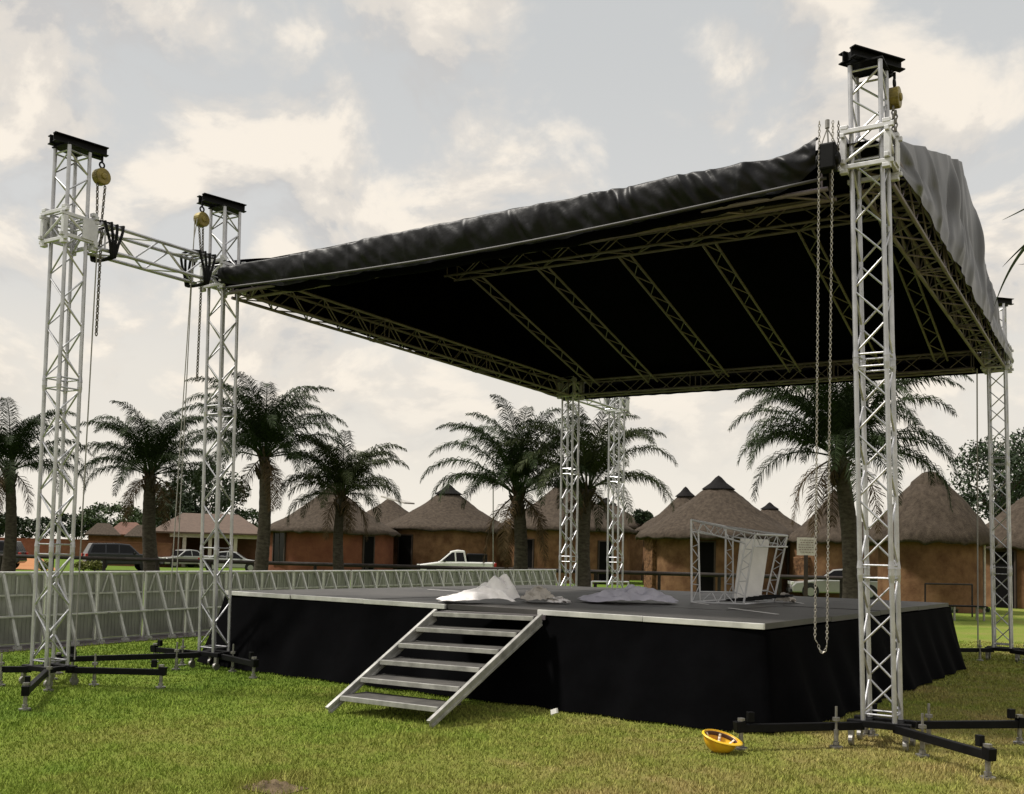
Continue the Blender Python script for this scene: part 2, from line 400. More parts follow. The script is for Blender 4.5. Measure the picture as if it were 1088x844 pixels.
def tower(k, arms):
    x, y = XY[k]; lx, ly = LEAN[k]
    root = thing('truss_tower', TOWER_LABEL[k], 'tower', (x + lx, y + ly, 0), 'truss towers')
    p, q = Vector((x + lx, y + ly, .24)), Vector((x, y, HT[k])); Ln = (q - p).length
    truss_parts(root, p, q, SL, ALU, ALU, u=(1, 0, 0), v=(0, 1, 0), pitch=.30, r=.023, rl=.0105,
                joints=[j for j in (1.38, 3.38, 5.38) if j < Ln - .5], n=12)
    c = Vector((x + lx, y + ly, .2))
    # base frame with castors
    b = MB(); h = .30
    for s in (-1, 1):
        b.box((c.x, c.y + s * SL / 2, .21), (.56, .09, .06)); b.box((c.x + s * SL / 2, c.y, .207), (.09, .25, .054))
    fr = b.build('base_frame', BLK, root, bevel=.006)
    for sx in (-1, 1):
        for sy in (-1, 1):
            w = MB(); wx, wy = c.x + sx * .24, c.y + sy * .17
            w.tube((wx - .018, wy, .055), (wx + .018, wy, .055), .052, 14); w.box((wx, wy, .13), (.05, .04, .10)); w.build('castor', ZINC, fr)
    for dx, dy, ln in arms:
        d = Vector((dx, dy, 0)).normalized(); e = c + d * ln; s0 = c + d * .20
        z = .19
        b = MB(); b.bar((s0.x, s0.y, z), (e.x, e.y, z), .056, .072)
        b.bar((e.x - d.x * .03, e.y - d.y * .03, z + .02), (e.x + d.x * .06, e.y + d.y * .06, z + .01), .076, .10)
        b.bar((e.x - d.x * .12, e.y - d.y * .12, z + .10), (e.x - d.x * .06, e.y - d.y * .06, z + .10), .05, .09)
        a_ = b.build('outrigger', BLK, root, bevel=.005)
        screw_jack(root, a_, e.x, e.y, z, .05)
        n = Vector((-d.y, d.x, 0)) * .055; mp_ = c + d * .52 + n
        screw_jack(root, a_, mp_.x, mp_.y, z, .19)
    # head beam: a dark double channel along y with end plates
    if k in 'ABCD':
        z0 = HT[k] + .02
        off = {'A': .07, 'B': -.06, 'C': .05, 'D': .05}[k]; ln = {'A': .66, 'B': .66, 'C': .64, 'D': .5}[k]
        b = MB()
        rz_ = R(HDIR[k] - 90); ex, ey = Vector((math.cos(rz_), math.sin(rz_), 0)), Vector((-math.sin(rz_), math.cos(rz_), 0)); o_ = Vector((x, y, z0))
        for s in (-1, 1):
            b.box(o_ + ex * (s * .055) + ey * off + Vector((0, 0, .062)), (.012, ln, .085), rz_); b.box(o_ + ex * (s * .075) + ey * off + Vector((0, 0, .110)), (.075, ln, .012), rz_); b.box(o_ + ex * (s * .075) + ey * off + Vector((0, 0, .014)), (.075, ln, .012), rz_)
        b.box((x, y, z0 - .006), (.34, .34, .016))
        for s in (-1, 1): b.box(o_ + ey * (off + s * ln * .42) + Vector((0, 0, .062)), (.10, .02, .08), rz_)
        b.build('head_beam', BLK, root)
    else:
        MB().box((x, y, HT[k] + .012), (.42, .42, .02)).build('head_plate', ALU_WH, root)
    return root
DG = 1.42
ARMS = {'A': [(1, -.85, 1.95), (1, .60, 1.34), (-1, 1, 1.5), (-1, -1, 1.5)], 'B': [(-.55, -1.1, 2.0), (1, -.35, 1.3), (-1, 1, 1.3), (-1, -.1, 1.1)],
        'C': [(-.95, -1, 1.45), (1, .92, 1.45), (1, -.98, 1.42), (-.4, 1, .5)], 'D': [(-1, -1, 1.2), (1, -1, 1.3), (1, 1, 1.3)],
        'E': [(-1, 1, 1.3), (-1, -1, 1.3)], 'F': [(1, 1, 1.3), (-1, 1, 1.3), (-1, -1, 1.3)]}
for k in 'ABCDEF': tower(k, ARMS[k])

# sleeve blocks: cast cages riding on the towers
SLV = {'A': 'pale sleeve block on the free-standing far left tower', 'B': 'pale sleeve block at the left front roof corner, half under black tarp',
       'C': 'large bright sleeve block on the nearest tower at the right front roof corner', 'D': 'pale sleeve block on the right rear tower at the roof corner',
       'E': 'pale sleeve block at the rear left roof corner tower', 'F': 'small pale sleeve block on top of the farther rear tower'}
def sleeve(k):
    t = (HS[k] - .24) / (HT[k] - .24); x = XY[k][0] + LEAN[k][0] * (1 - t); y = XY[k][1] + LEAN[k][1] * (1 - t); z = HS[k]
    root = thing('sleeve_block', SLV[k], 'sleeve block', (x, y, z), 'sleeve blocks on the towers')
    h, w = .175, .205
    for s in (-1, 1):
        b = MB()
        for q in (-1, 1):
            b.box((x, y + q * w, z + s * h), (.52, .04, .045)); b.box((x + q * w, y, z + s * (h - .047)), (.04, .52, .045))
        b.build('ring_frame', ALU_WH, root, bevel=.006)
    for sx in (-1, 1):
        for sy in (-1, 1):
            MB().box((x + sx * w, y + sy * w, z - .026), (.06, .06, 2 * h - .10)).build('corner_post', ALU_WH, root, bevel=.006)
            for s in (-1, 1): MB().box((x + sx * .195, y + sy * .195, z + s * (h + .04)), (.075, .065, .042)).build('roller_bracket', ALU_WH, root, bevel=.006)
    b = MB()
    for q in (-1, 1):
        b.tube((x - w, y + q * w, z - .13), (x + w, y + q * w, z + .13), .016, 8); b.tube((x + q * w, y - w, z + .13), (x + q * w, y + w, z - .13), .016, 8)
    b.box((x + w + .03, y + .10, z), (.012, .16, .24)); b.box((x - w - .03, y - .08, z), (.012, .16, .24))
    b.build('gusset', ALU_WH, root)
for k in 'ABCDEF': sleeve(k)

# roof grid trusses
TS = .32
P3 = lambda k, dx=0, dy=0, dz=0: Vector((XY[k][0] + dx, XY[k][1] + dy, HS[k] + dz))
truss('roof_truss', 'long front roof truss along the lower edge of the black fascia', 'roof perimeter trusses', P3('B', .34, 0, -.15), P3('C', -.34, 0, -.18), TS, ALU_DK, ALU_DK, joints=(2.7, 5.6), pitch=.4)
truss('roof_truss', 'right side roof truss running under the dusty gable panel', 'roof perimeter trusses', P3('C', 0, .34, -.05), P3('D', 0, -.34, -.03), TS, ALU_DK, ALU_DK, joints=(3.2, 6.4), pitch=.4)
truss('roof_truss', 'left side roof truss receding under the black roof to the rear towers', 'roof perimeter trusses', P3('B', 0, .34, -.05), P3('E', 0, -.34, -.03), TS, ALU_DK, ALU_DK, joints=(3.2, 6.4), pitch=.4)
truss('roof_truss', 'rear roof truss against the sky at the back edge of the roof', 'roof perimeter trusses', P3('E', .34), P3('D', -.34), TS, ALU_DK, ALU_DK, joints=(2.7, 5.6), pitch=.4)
truss('outrigger_truss', 'open aluminium truss bridging the free left tower to the roof corner', 'bridging trusses between tower pairs', P3('A', 0, .34), P3('B', 0, -.34), TS, ALU, ALU, pitch=.42)
truss('outrigger_truss', 'short aluminium truss joining the two rear towers', 'bridging trusses between tower pairs', P3('E', 0, .34), P3('F', 0, -.34), TS, ALU, ALU, pitch=.42)
YR, ZR = 15.1, 7.22
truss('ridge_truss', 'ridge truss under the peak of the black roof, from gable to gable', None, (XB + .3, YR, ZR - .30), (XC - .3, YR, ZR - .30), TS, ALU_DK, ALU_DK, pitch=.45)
# flat rafters on both slopes
RX = [-10.35, -8.95, -7.35, -5.85, -4.3, -3.1]
RL = ['first from the left', 'second from the left', 'third from the left', 'fourth from the left',
      'behind the hanging chains', 'behind the nearest tower']
def rafter(x, label, y0, z0, y1, z1, nm):
    t = thing('rafter_truss', label, 'truss', (x, (y0 + y1) / 2, (z0 + z1) / 2), nm)
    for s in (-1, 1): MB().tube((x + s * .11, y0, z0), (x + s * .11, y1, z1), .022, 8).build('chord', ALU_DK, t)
    b = MB(); n = 14
    for i in range(n):
        a, c = i / n, (i + 1) / n; s = 1 if i % 2 else -1
        b.tube((x + s * .11, y0 + (y1 - y0) * a, z0 + (z1 - z0) * a), (x - s * .11, y0 + (y1 - y0) * c, z0 + (z1 - z0) * c), .010, 6)
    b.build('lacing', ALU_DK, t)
for x, l in zip(RX, RL):
    rafter(x, 'rear slope rafter under the black roof, ' + l, YR + .2, ZR - .42, YE - .2, 5.52, 'rear slope rafters')

# ------------------------------------------------------------------ roof canopy
def hsx(x): t = (x - XB) / (XC - XB); return HS['B'] + (HS['C'] - HS['B']) * t
def nz1(seed, n=9):
    r = random.Random(seed); ks = [(r.uniform(.5, 3.5), r.uniform(0, 6.28), r.uniform(.4, 1)) for _ in range(n)]
    return lambda x: sum(a * math.sin(k * x + p) for k, p, a in ks) / n
canopy = thing('roof_canopy', 'big black vinyl stage roof with wrinkled front fascia and hanging gable side', 'roof', ((XB + XC) / 2, YR, 5.6))
X0, X1 = XB + .02, XC + .10
EY0, EY1 = YB - .20, YE + .22
w1, w2 = nz1(3), nz1(4)
def slope(y0, z0f, y1, z1):
    def fn(u, v):
        xa = X0 - .36 * (min(1, v * 3) if y0 < YR else 1); x = xa + (X1 - xa) * u; z0 = z0f(x)
        sag = -.05 * math.sin(math.pi * v) * (1 + .8 * math.cos(u * 6 * 2 * math.pi)) + .015 * w1(x * 3 + v * 5)
        return (x, y0 + (y1 - y0) * v, z0 + (z1 - z0) * v + sag)
    return fn
o = MB().grid(72, 24, slope(EY0 + .02, lambda x: hsx(x) + .06, YR, ZR)).build('front_slope', TARP_IN, canopy, True)
o = MB().grid(72, 24, slope(EY1, lambda x: 5.70, YR, ZR)).build('rear_slope', TARP_IN, canopy, True)
rw = random.Random(21)
CREASE = []
for i in range(110):
    uu = rw.random() ** .75; CREASE.append((uu, rw.uniform(.10, .95), rw.uniform(.1, 1.0) * (.4 + .6 * uu), rw.uniform(.003, .009), rw.uniform(.010, .030) * (.4 + .8 * uu)))
def fascia(u, v):
    x = XB + .20 + (XC - .43 - XB - .20) * u; zt = hsx(x) + .055 + .03 * u + .03 * math.sin(math.pi * u) + .030 * w1(x * 2.1) + .016 * w2(x * 5)
    drop = .38 + .12 * math.sin(math.pi * u) + .03 * w2(x * 2.3) + .015 * w1(x * 7)
    drop *= .62 + .38 * min(1, u / .14)
    if u > .955: drop -= (u - .955) / .045 * .04; zt += ((u - .955) / .045) ** 1.5 * .13
    d = 0
    for cu, cv, sl_, wd, am in CREASE:
        t = (u - cu - (v - .5) * sl_ * .05) / wd
        if abs(t) < 3: d += am * math.exp(-t * t) * math.exp(-((v - cv) / .42) ** 2)
    d += .03 * w1(x * 4 + v * 3) + .012 * w2(x * 9 - v * 6) + .025 * math.sin(math.pi * min(1, v * 1.15)) - .02 * v * v
    lump = .012 * math.sin(math.pi * v) * (1 + math.sin(x * 2.6))
    y = EY0 - .04 - d - lump
    if v < .12: y += (.12 - v) / .12 * .10 ; zt -= (.12 - v) * .15
    return (x, y, zt - drop * v)
MB().grid(460, 26, fascia).build('front_fascia', TARP, canopy, True)
# bottom hem of the fascia folded back under the truss
def hem(u, v):
    x, y, z = fascia(u, 1.0); return (x, y + .30 * v, z + .01 - .05 * math.sin(math.pi * v))
MB().grid(160, 4, hem).build('fascia_hem', TARP_IN, canopy, True)
rg = random.Random(5)
FOLD = [(rg.random(), rg.uniform(.004, .03), rg.uniform(-.06, .09), rg.uniform(-.5, .5)) for _ in range(70)]
def gable(sx, seed):
    wa, wb = nz1(seed), nz1(seed + 1)
    def fn(u, v):
        y = EY0 + .25 + (EY1 - EY0 - .25) * u
        zb = HS['C'] + (HS['D'] - HS['C']) * u - (.07 if sx > 0 else .20) + .02 * wa(y * 3)
        # profile: rises from the front corner, rounded at the apex, falls to the rear corner
        t = (y - EY0) / (YR - EY0) if y < YR else (EY1 - y) / (EY1 - YR)
        zt = 5.74 + (ZR + .10 - 5.74) * (1 - (1 - max(0, t)) ** 1.06) + .02 * wb(y * 2)
        d = 0
        for cu, wd, am, tilt in FOLD:
            q = (u - cu - (v - .5) * tilt * .12) / wd
            if abs(q) < 3: d += am * math.exp(-q * q)
        d *= (.25 + 1.1 * v * (1 - v) * 2) * min(1, 4 * (1 - u) + .15)
        return (X1 * 0 + (XC + .10 + .10 * max(0, min(1, (v - .55) / .3)) if sx > 0 else XB - .20) + sx * (.05 + d + .04 * math.sin(math.pi * v)), y, zt + (zb - zt) * v)
    return fn
MB().grid(300, 26, gable(1, 11)).build('gable_panel', TARP_SIDE, canopy, True)
MB().grid(120, 14, gable(-1, 14)).build('gable_panel', TARP_IN, canopy, True)
MB().grid(120, 5, lambda u, v: (X0 - .36 + (X1 - X0 + .36) * u, EY1 + .02 + .02 * w1(u * 40), 5.70 - (.40 + .02 * w2(u * 50)) * v)).build('rear_valance', TARP_IN, canopy, True)
POLE = [Vector((XB + .35 + (XC - XB - .67) * i / 20, EY0 - .10, hsx(XB + .35 + (XC - XB - .67) * i / 20) - .28 - .11 * math.sin(math.pi * i / 20))) for i in range(21)]
tag(MB().skin(POLE, [.017] * 21, 8).build('tarp_pole', POLEM, origin=POLE[0], smooth=True),
    'long thin metal pole along the bottom of the black front fascia', 'pole')

# ------------------------------------------------------------------ stage
TH = -.055
UX, UY = Vector((math.cos(TH), math.sin(TH), 0)), Vector((-math.sin(TH), math.cos(TH), 0))
FR = Vector((-3.20, 10.13, 0)); SW, SD, SH = 8.2, 8.5, 1.06
def sp(a, b, z=0): return FR + UX * (a - SW) + UY * b + Vector((0, 0, z))     # stage coordinates
stage = thing('stage', 'low black-skirted stage platform with grey deck under the roof', 'stage', sp(SW / 2, SD / 2))
nx, ny = 6, 4
for i in range(nx):
    for j in range(ny):
        a0, a1, b0, b1 = i * SW / nx, (i + 1) * SW / nx, j * SD / ny, (j + 1) * SD / ny; gp = .006
        dz = rnd.uniform(-.005, .005)
        p = [sp(a0 + gp, b0 + gp), sp(a1 - gp, b0 + gp), sp(a1 - gp, b1 - gp), sp(a0 + gp, b1 - gp)]
        v = [q + Vector((0, 0, z)) for z in (SH - .06 + dz, SH + dz) for q in p]
        MB().add(v, [(3, 2, 1, 0), (4, 5, 6, 7)] + [(k, (k + 1) % 4, (k + 1) % 4 + 4, k + 4) for k in range(4)]).build('deck_panel', DECK, stage)
for i in (0, 1, 2, 4, 5):
    a0, a1 = i * SW / nx + .004, (i + 1) * SW / nx - .004; dz = rnd.uniform(-.004, .008); gap = rnd.uniform(-.012, .012)
    MB().bar(sp(a0, -.022 + gap, SH - .028 + dz), sp(a1, -.022 + gap, SH - .028 + dz), .040, .060).build('edge_profile', EDGE, stage, bevel=.004)
# white tape strips on the deck
b = MB()
for (p, q) in ((onz(775, 647, SH), onz(826, 653.5, SH)), (onz(455, 627, SH), onz(488, 629, SH)), (onz(843, 640.5, SH), onz(853, 642, SH)), (onz(738, 641, SH), onz(752, 643, SH))):
    p.z = q.z = SH + .009; b.bar(p, q, .045, .004)
b.build('deck_tape', WHITE, stage)
# skirt: pleated cloth all round, flaring out at the hem
per = [(0, 0), (SW, 0), (SW, SD), (0, SD), (0, 0)]; seg = [SW, SD, SW, SD]; tot = sum(seg)
wf, wg = nz1(31), nz1(32)
def skirt(u, v):
    s = u * tot; k = 0
    while k < 3 and s > seg[k]: s -= seg[k]; k += 1
    t = min(1, s / seg[k]); a = per[k][0] + (per[k + 1][0] - per[k][0]) * t; b = per[k][1] + (per[k + 1][1] - per[k][1]) * t
    nrm = [Vector((0, -1)), Vector((1, 0)), Vector((0, 1)), Vector((-1, 0))]
    n = nrm[k].copy(); e = min(s, seg[k] - s)
    if e < .55:                      # round the corners
        o_ = nrm[(k - 1) % 4] if s < seg[k] / 2 else nrm[(k + 1) % 4]; f_ = .5 * (1 - e / .55) ; n = (n * (1 - f_) + o_ * f_) * (1 + .35 * f_)
    flare = {0: .40, 1: .30, 2: .2, 3: .30}[k]
    q = u * tot
    d = .045 + flare * v ** 1.25 + v * (.035 * math.sin(q * 7.5 + 2 * wf(q)) + .05 * wf(q * 1.7) + .03 * wg(q * 4))
    z = (SH - .068) * (1 - v) + (.012 + .012 * (1 + wg(q * 3)) * 1.0) * v
    P = sp(a + n.x * d, b + n.y * d, z); return tuple(P)
MB().grid(520, 12, skirt).build('skirt', DRAPE, stage, True)
tag(MB().bar(onz(586, 757, .05) , onz(592, 755, .09), .02, .05).bar(onz(587, 760, .02), onz(587, 756, .06), .02, .03).build('cloth_clamp', WHITE),
    'small white clip at the bottom of the black stage drape, right of the steps', 'clip')

# steps
BL, BR_ = onz(347, 760, 0), onz(455, 775, 0); TL, TR_ = onz(463, 650, 1.0), onz(575, 655, 1.0)
st = thing('stage_steps', 'open metal stage steps with six worn treads leading up to the deck', 'steps', (BL + BR_) / 2)
def stringer(p, q):
    b = MB(); d = (q - p); n = Vector((0, 0, 1))
    h = d.normalized()
    b.bar(p + Vector((0, 0, .07)), q + Vector((0, 0, .02)), .042, .028)
    b.bar(p + Vector((0, 0, -.0)) + h * .05, q + Vector((0, 0, -.09)), .042, .028)
    b.bar(p + Vector((0, 0, .035)) + h * .03, q + Vector((0, 0, -.035)), .022, .07)
    b.build('stringer', STEPM, st, bevel=.003)
stringer(BL, TL); stringer(BR_, TR_)
for i in range(6):
    t = (i + .62) / 5.9
    p, q = BL.lerp(TL, t), BR_.lerp(TR_, t); z = .07 + t * .965
    p.z = q.z = z; ax = (q - p).normalized(); dep = Vector((-ax.y, ax.x, 0))
    p += ax * .035; q -= ax * .035
    b = MB(); b.bar(p + dep * .195, q + dep * .195, .40, .028)
    tr = b.build('tread', TREAD, st, bevel=.003)
    MB().bar(p - dep * .02 + Vector((0, 0, -.012)), q - dep * .02 + Vector((0, 0, -.012)), .035, .050).build('nosing', STEPM, tr, bevel=.003)
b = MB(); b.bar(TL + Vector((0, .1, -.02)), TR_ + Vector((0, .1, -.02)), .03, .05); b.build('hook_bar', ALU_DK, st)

# ------------------------------------------------------------------ crowd barriers: x near -15.4, running along y
BX0, BX1, BY0, BY1 = Vector((-15.25, 6.2, 0)), Vector((-17.0, 31.0, 0)), 0, 0
bd = (BX1 - BX0); NB = int(bd.length / 1.06); bd.normalize()
def barrier():
    r = thing('crowd_barrier', 'grey metal crowd barrier with slanting braces, one in the long line behind the left towers', 'crowd barrier', (0, 0, 0), 'crowd barriers in the line left of the stage')
    # local: x along the line, -y towards the stage
    w = 1.04; H = 1.19
    b = MB(); b.box((0, .02, .60), (w - .03, .006, 1.12))
    pn = b.build('panel', PANEL, r)
    b = MB()
    for i in range(13): b.box((-w / 2 + .06 + i * (w - .12) / 12, .013, .60), (.007, .006, 1.10))
    b.build('rib', PANEL, pn)
    MB().tube((-w / 2, 0, H), (w / 2, 0, H), .026, 8).build('top_rail', GALV, r)
    b = MB()
    for x in (-w / 2 + .02, w / 2 - .02): b.box((x, .0, .59), (.035, .035, 1.16))
    b.box((0, 0, .02), (w, .04, .035)); b.build('frame', GALV, r)
    for x in (-.26, .26):
        b = MB(); b.bar((x, -.02, H - .02), (x, -.47, .06), .045, .045); b.torus((x, -.015, H - .025), .035, .012, (1, 0, 0), (0, 0, 1), 10, 5)
        b.box((x, -.47, .03), (.09, .10, .05)); b.build('brace', GALV, r)
    b = MB(); b.box((0, -.24, .505), (w - .06, .20, .02)); b.build('step', GALV, r)
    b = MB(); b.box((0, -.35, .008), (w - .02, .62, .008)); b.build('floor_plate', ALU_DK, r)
    b = MB()
    b.box((0, -.012, .83), (w - .04, .02, .03)); b.bar((-.42, -.01, .83), (-.30, -.01, H - .04), .022, .02); b.bar((.42, -.01, .83), (.30, -.01, H - .04), .022, .02); b.box((0, -.012, .98), (.02, .02, .30))
    b.build('stiffener', GALV, r)
    return r
proto = barrier()
ba = math.atan2(bd.y, bd.x)      # local x along bd; local -y must face +x world (the stage)
for i in range(NB):
    o = proto if i == 0 else copy_tree(proto)
    jit = rnd.uniform(-.015, .015)
    c = BX0 + bd * (1.06 * (i + .5)); place(o, (c.x + jit, c.y, 0), ba + rnd.uniform(-.03, .03))
    if i: pass
# a few loose barrier frames right of the rear tower
b = thing('folding_barrier_frame', 'low white tube frame standing just right of the rear towers', 'barrier', gnd(646, 27))
p0, p1 = gnd(628, 27), gnd(667, 27.6)
MB().path([p0 + Vector((0, 0, .05)), p0 + Vector((0, 0, 1.02)), p1 + Vector((0, 0, 1.02)), p1 + Vector((0, 0, .05))], .022, 8).build('tube_frame', ALU_WH, b)
MB().path([p0 + Vector((0, 0, .45)), p1 + Vector((0, 0, .45))], .016, 8).build('cross_bar', ALU_WH, b)

# ------------------------------------------------------------------ hoists, chains, slings
def pulley(p, label):
    t = thing('hoist_pulley', label, 'pulley', p, 'olive yellow pulleys under the tower heads'); p = Vector(p)
    b = MB()
    b.tube(p + Vector((-.055, 0, 0)), p + Vector((.055, 0, 0)), .105, 20); b.tube(p + Vector((-.075, 0, 0)), p + Vector((.075, 0, 0)), .04, 12)
    b.build('sheave_housing', BRASS, t, bevel=.012)
    b = MB(); b.torus(p + Vector((0, 0, .15)), .035, .012, (0, 1, 0), (0, 0, 1), 12, 6); b.tube(p + Vector((0, 0, .19)), p + Vector((0, 0, .26)), .014, 8)
    b.build('hook', BLK, t)
def link_chain(name, pts, label, m, L=.036, r=.0042, tubef=False, parent=None):
    b = MB(); k = 0
    for i in range(len(pts) - 1):
        p, q = Vector(pts[i]), Vector(pts[i + 1]); d = q - p; n = max(1, int(d.length / (L * .78))); d.normalize()
        _, x, y = b.frame(p, q)
        for j in range(n):
            c = p + d * ((j + .5) * (q - p).length / n); side = x if k % 2 else y; k += 1
            b.torus(c, L * .5, r, d, side, 8, 4, (1, .55))
    o = b.build(name, m, parent)
    return o if parent else tag(o, label, 'chain')
zA, zB = HT['A'] + .02, HT['B'] + .02
def hd(k, r): return Vector((XY[k][0] + r * math.cos(R(HDIR[k])), XY[k][1] + r * math.sin(R(HDIR[k])), HT[k] - .22))
pa, pb, pc = hd('A', .37), hd('B', -.36), hd('C', .34)
pulley(pa, 'olive yellow pulley hanging under the head of the far left tower')
pulley(pb, 'olive yellow pulley hanging under the head of the tower at the left roof corner')
pulley(pc, 'olive yellow pulley hanging under the head of the nearest right tower')
def dn(p, dx, dy, z): return Vector((p.x + dx, p.y + dy, z))
t = thing('hoist_chain', 'dark hoist chains from the far left pulley with long loose fall', 'chain', dn(pa, 0, 0, 4.3))
for dy, m_ in ((-.05, CHAIN), (.06, CHAIN)): link_chain('lift_strand', [dn(pa, 0, dy, pa.z - .1), dn(pa, 0, dy * .6 + .0, HS['A'] + .18)], None, m_, .05, .009, parent=t)
link_chain('loose_strand', [dn(pa, .03, .02, HS['A'] + .1), dn(pa, .03, .02, 4.28)], None, CHAIN, .055, .010, parent=t)
tag(MB().path([dn(pa, .10, -.08, HS['A'] - .15), dn(pa, .10, -.10, .30)], .008, 6).build('pull_rope', ROPE), 'thin grey rope hanging down the far left tower', 'rope')
t = thing('hoist_chain', 'dark hoist chains from the pulley at the left roof corner tower', 'chain', dn(pb, 0, 0, 4.3))
for dy in (-.04, .03): link_chain('lift_strand', [dn(pb, 0, dy, pb.z - .1), dn(pb, 0, .04 + dy * .4, HS['B'] + .2)], None, CHAIN, .05, .009, parent=t)
link_chain('loose_strand', [dn(pb, .03, .02, HS['B'] - .1), dn(pb, .03, .02, 4.0)], None, CHAIN, .055, .010, parent=t)
for dy, zz in ((-.14, .9), (-.22, 1.1)):
    tag(MB().path([dn(pb, .03 * (1 if dy > -.2 else -1), -.095, pb.z + .01), dn(pb, 0, -.12, pb.z - .3), dn(pb, 0, dy * 1.1, zz)], .007, 6).build('pull_rope', ROPE),
        'thin grey pull rope beside the left roof corner tower, ' + ('nearer to the tower' if dy > -.2 else 'farther out from the tower'), 'rope')
t = thing('hoist_chain', 'short dark hoist chains under the pulley of the nearest right tower', 'chain', dn(pc, 0, 0, 5.9))
for dy in (-.05, .07): link_chain('lift_strand', [dn(pc, 0, dy, pc.z - .1), dn(pc, 0, dy, HS['C'] + .15)], None, CHAIN, .05, .009, parent=t)
# slings round the ends of the bridging truss
def sling(c, ax, label):
    b = MB()
    for i in range(4):
        h_ = .205 + .006 * (i % 2); y_ = (i - 1.5) * .052; t_ = (i - 1.5) * .05; loop = []
        for k in range(25):
            a = 2 * math.pi * k / 24; q = max(abs(math.cos(a)), abs(math.sin(a))) ** .82
            loop.append(Vector(c) + Vector((math.cos(a) / q * h_, y_ + t_ * math.sin(a), math.sin(a) / q * h_ - (.03 if math.sin(a) < -.5 else 0))))
        b.skin(loop, [.018] * 25, 6)
    tag(b.build('lifting_sling', BLACKRUB, origin=c, smooth=True), label, 'sling', 'black slings on the bridging truss')
sling(P3('A', 0, .50), None, 'black sling wound round the truss end at the far left tower')
sling(P3('B', 0, -.46), None, 'black sling wound round the truss end at the left roof corner')
# chain hoist beside the nearest tower with a long hanging loop
hp = ony(880, 168, 9.62)
h = thing('chain_hoist', 'dark chain hoist beside the nearest tower with long loop of chain hanging down', 'hoist', hp)
b = MB(); b.box(hp, (.16, .15, .26)); b.tube(hp + Vector((-.11, 0, -.02)), hp + Vector((.11, 0, -.02)), .065, 14); b.build('motor_body', BLK, h, bevel=.02)
tp = ony(879, 131, 9.62)
b = MB(); b.path([hp + Vector((0, 0, .13)), tp - Vector((0, 0, .05))], .008, 6); b.tube(tp - Vector((0, 0, .05)), tp + Vector((0, 0, .03)), .022, 8)
for s in (-1, 1): b.path([hp + Vector((s * .07, 0, .13)), tp - Vector((0, 0, .05))], .006, 6)
b.build('lifting_bridle', ZINC, h)
xl, xr = ony(869.5, 300, 9.55), ony(884, 300, 9.60)
zl = ony(871, 129, 9.55).z; zb_ = ony(876, 694, 9.55).z
lp = [Vector((xl.x, 9.55, zl)), Vector((xl.x - .01, 9.55, zb_ + .12))]
for i in range(1, 8):
    a = math.pi * i / 8; lp.append(Vector(((xl.x + xr.x) / 2 - math.cos(a) * (xr.x - xl.x) / 2 * .75, 9.56, zb_ + .12 - .12 * math.sin(a))))
lp += [Vector((xr.x - .02, 9.57, zb_ + .12)), Vector((xr.x, 9.60, zl))]
link_chain('hand_chain', lp, None, CHAIN_LT, .036, .0042, parent=h)
link_chain('load_chain', [Vector((xr.x + .045, 9.63, zl)), Vector((xr.x + .045, 9.63, hp.z - .12))], None, CHAIN, .036, .0048, parent=h)
tag(MB().path([Vector((XC - .28, YE - .35, 5.3)), Vector((XC - .28, YE - .35, .2))], .012, 6).build('pull_rope', ROPE), 'grey rope hanging beside the right rear tower', 'rope')

# ------------------------------------------------------------------ things on the stage
def cloth(name, c, ang, lx, ly, hf, m_, label, nu=56, nv=30):
    c = Vector(c); ca, sa = math.cos(ang), math.sin(ang); r = random.Random(label)
    ks = [(r.uniform(5, 22), r.uniform(-16, 16), r.uniform(0, 6), r.uniform(.3, 1)) for _ in range(8)]
    def fn(u, v):
        e = min(u, 1 - u, v, 1 - v); rg_ = sum(a * abs(math.sin(k1 * u + k2 * v + p)) for k1, k2, p, a in ks) / 8
        ox = (u - .5) * lx + .05 * math.sin(v * 11 + u * 3); oy = (v - .5) * ly * (.75 + .25 * math.sin(u * 5 + 1)) + .05 * math.sin(u * 13)
        z = hf(u, v) * (.30 + 1.45 * rg_) + .008 + .075 * rg_ * min(1, e * 12)
        return (c.x + ox * ca - oy * sa, c.y + ox * sa + oy * ca, c.z + max(.008, z))
    tag(MB().grid(nu, nv, fn).build(name, m_, origin=c, smooth=True), label, 'cloth', 'cloths lying on the stage deck')
gs = lambda u, v, a, b, s, t: math.exp(-((u - a) / s) ** 2 - ((v - b) / t) ** 2)
va = math.atan2(RT.y, RT.x)      # along the picture plane
pcl = onz(508, 641, SH); cloth('dust_sheet', pcl, va, .98, .85, lambda u, v: .22 * gs(u, v, .78, .6, .20, .4) + .13 * gs(u, v, .55, .5, .3, .4) + .03, WCLOTH, 'crumpled white cloth heaped at the head of the stage steps')
pcl = onz(574, 640.5, SH); cloth('dust_sheet', pcl, va, .44, .6, lambda u, v: .17 * gs(u, v, .42, .5, .3, .4) + .02, BCLOTH, 'small beige cloth bundle at the right of the stage steps')
pcl = onz(668, 641, SH); cloth('dust_sheet', pcl, va, 1.28, 1.1, lambda u, v: .18 * gs(u, v, .48, .5, .30, .40) + .06 * gs(u, v, .8, .5, .2, .4) + .02, LCLOTH, 'wide lavender cloth spread on the deck, right of the beige bundle')
pcl = onz(594, 641.5, SH); cloth('dust_sheet', pcl, va, .24, .3, lambda u, v: .05 * gs(u, v, .4, .5, .3, .4) + .01, WCLOTH, 'tiny white cloth scrap beside the beige bundle', 20, 12)

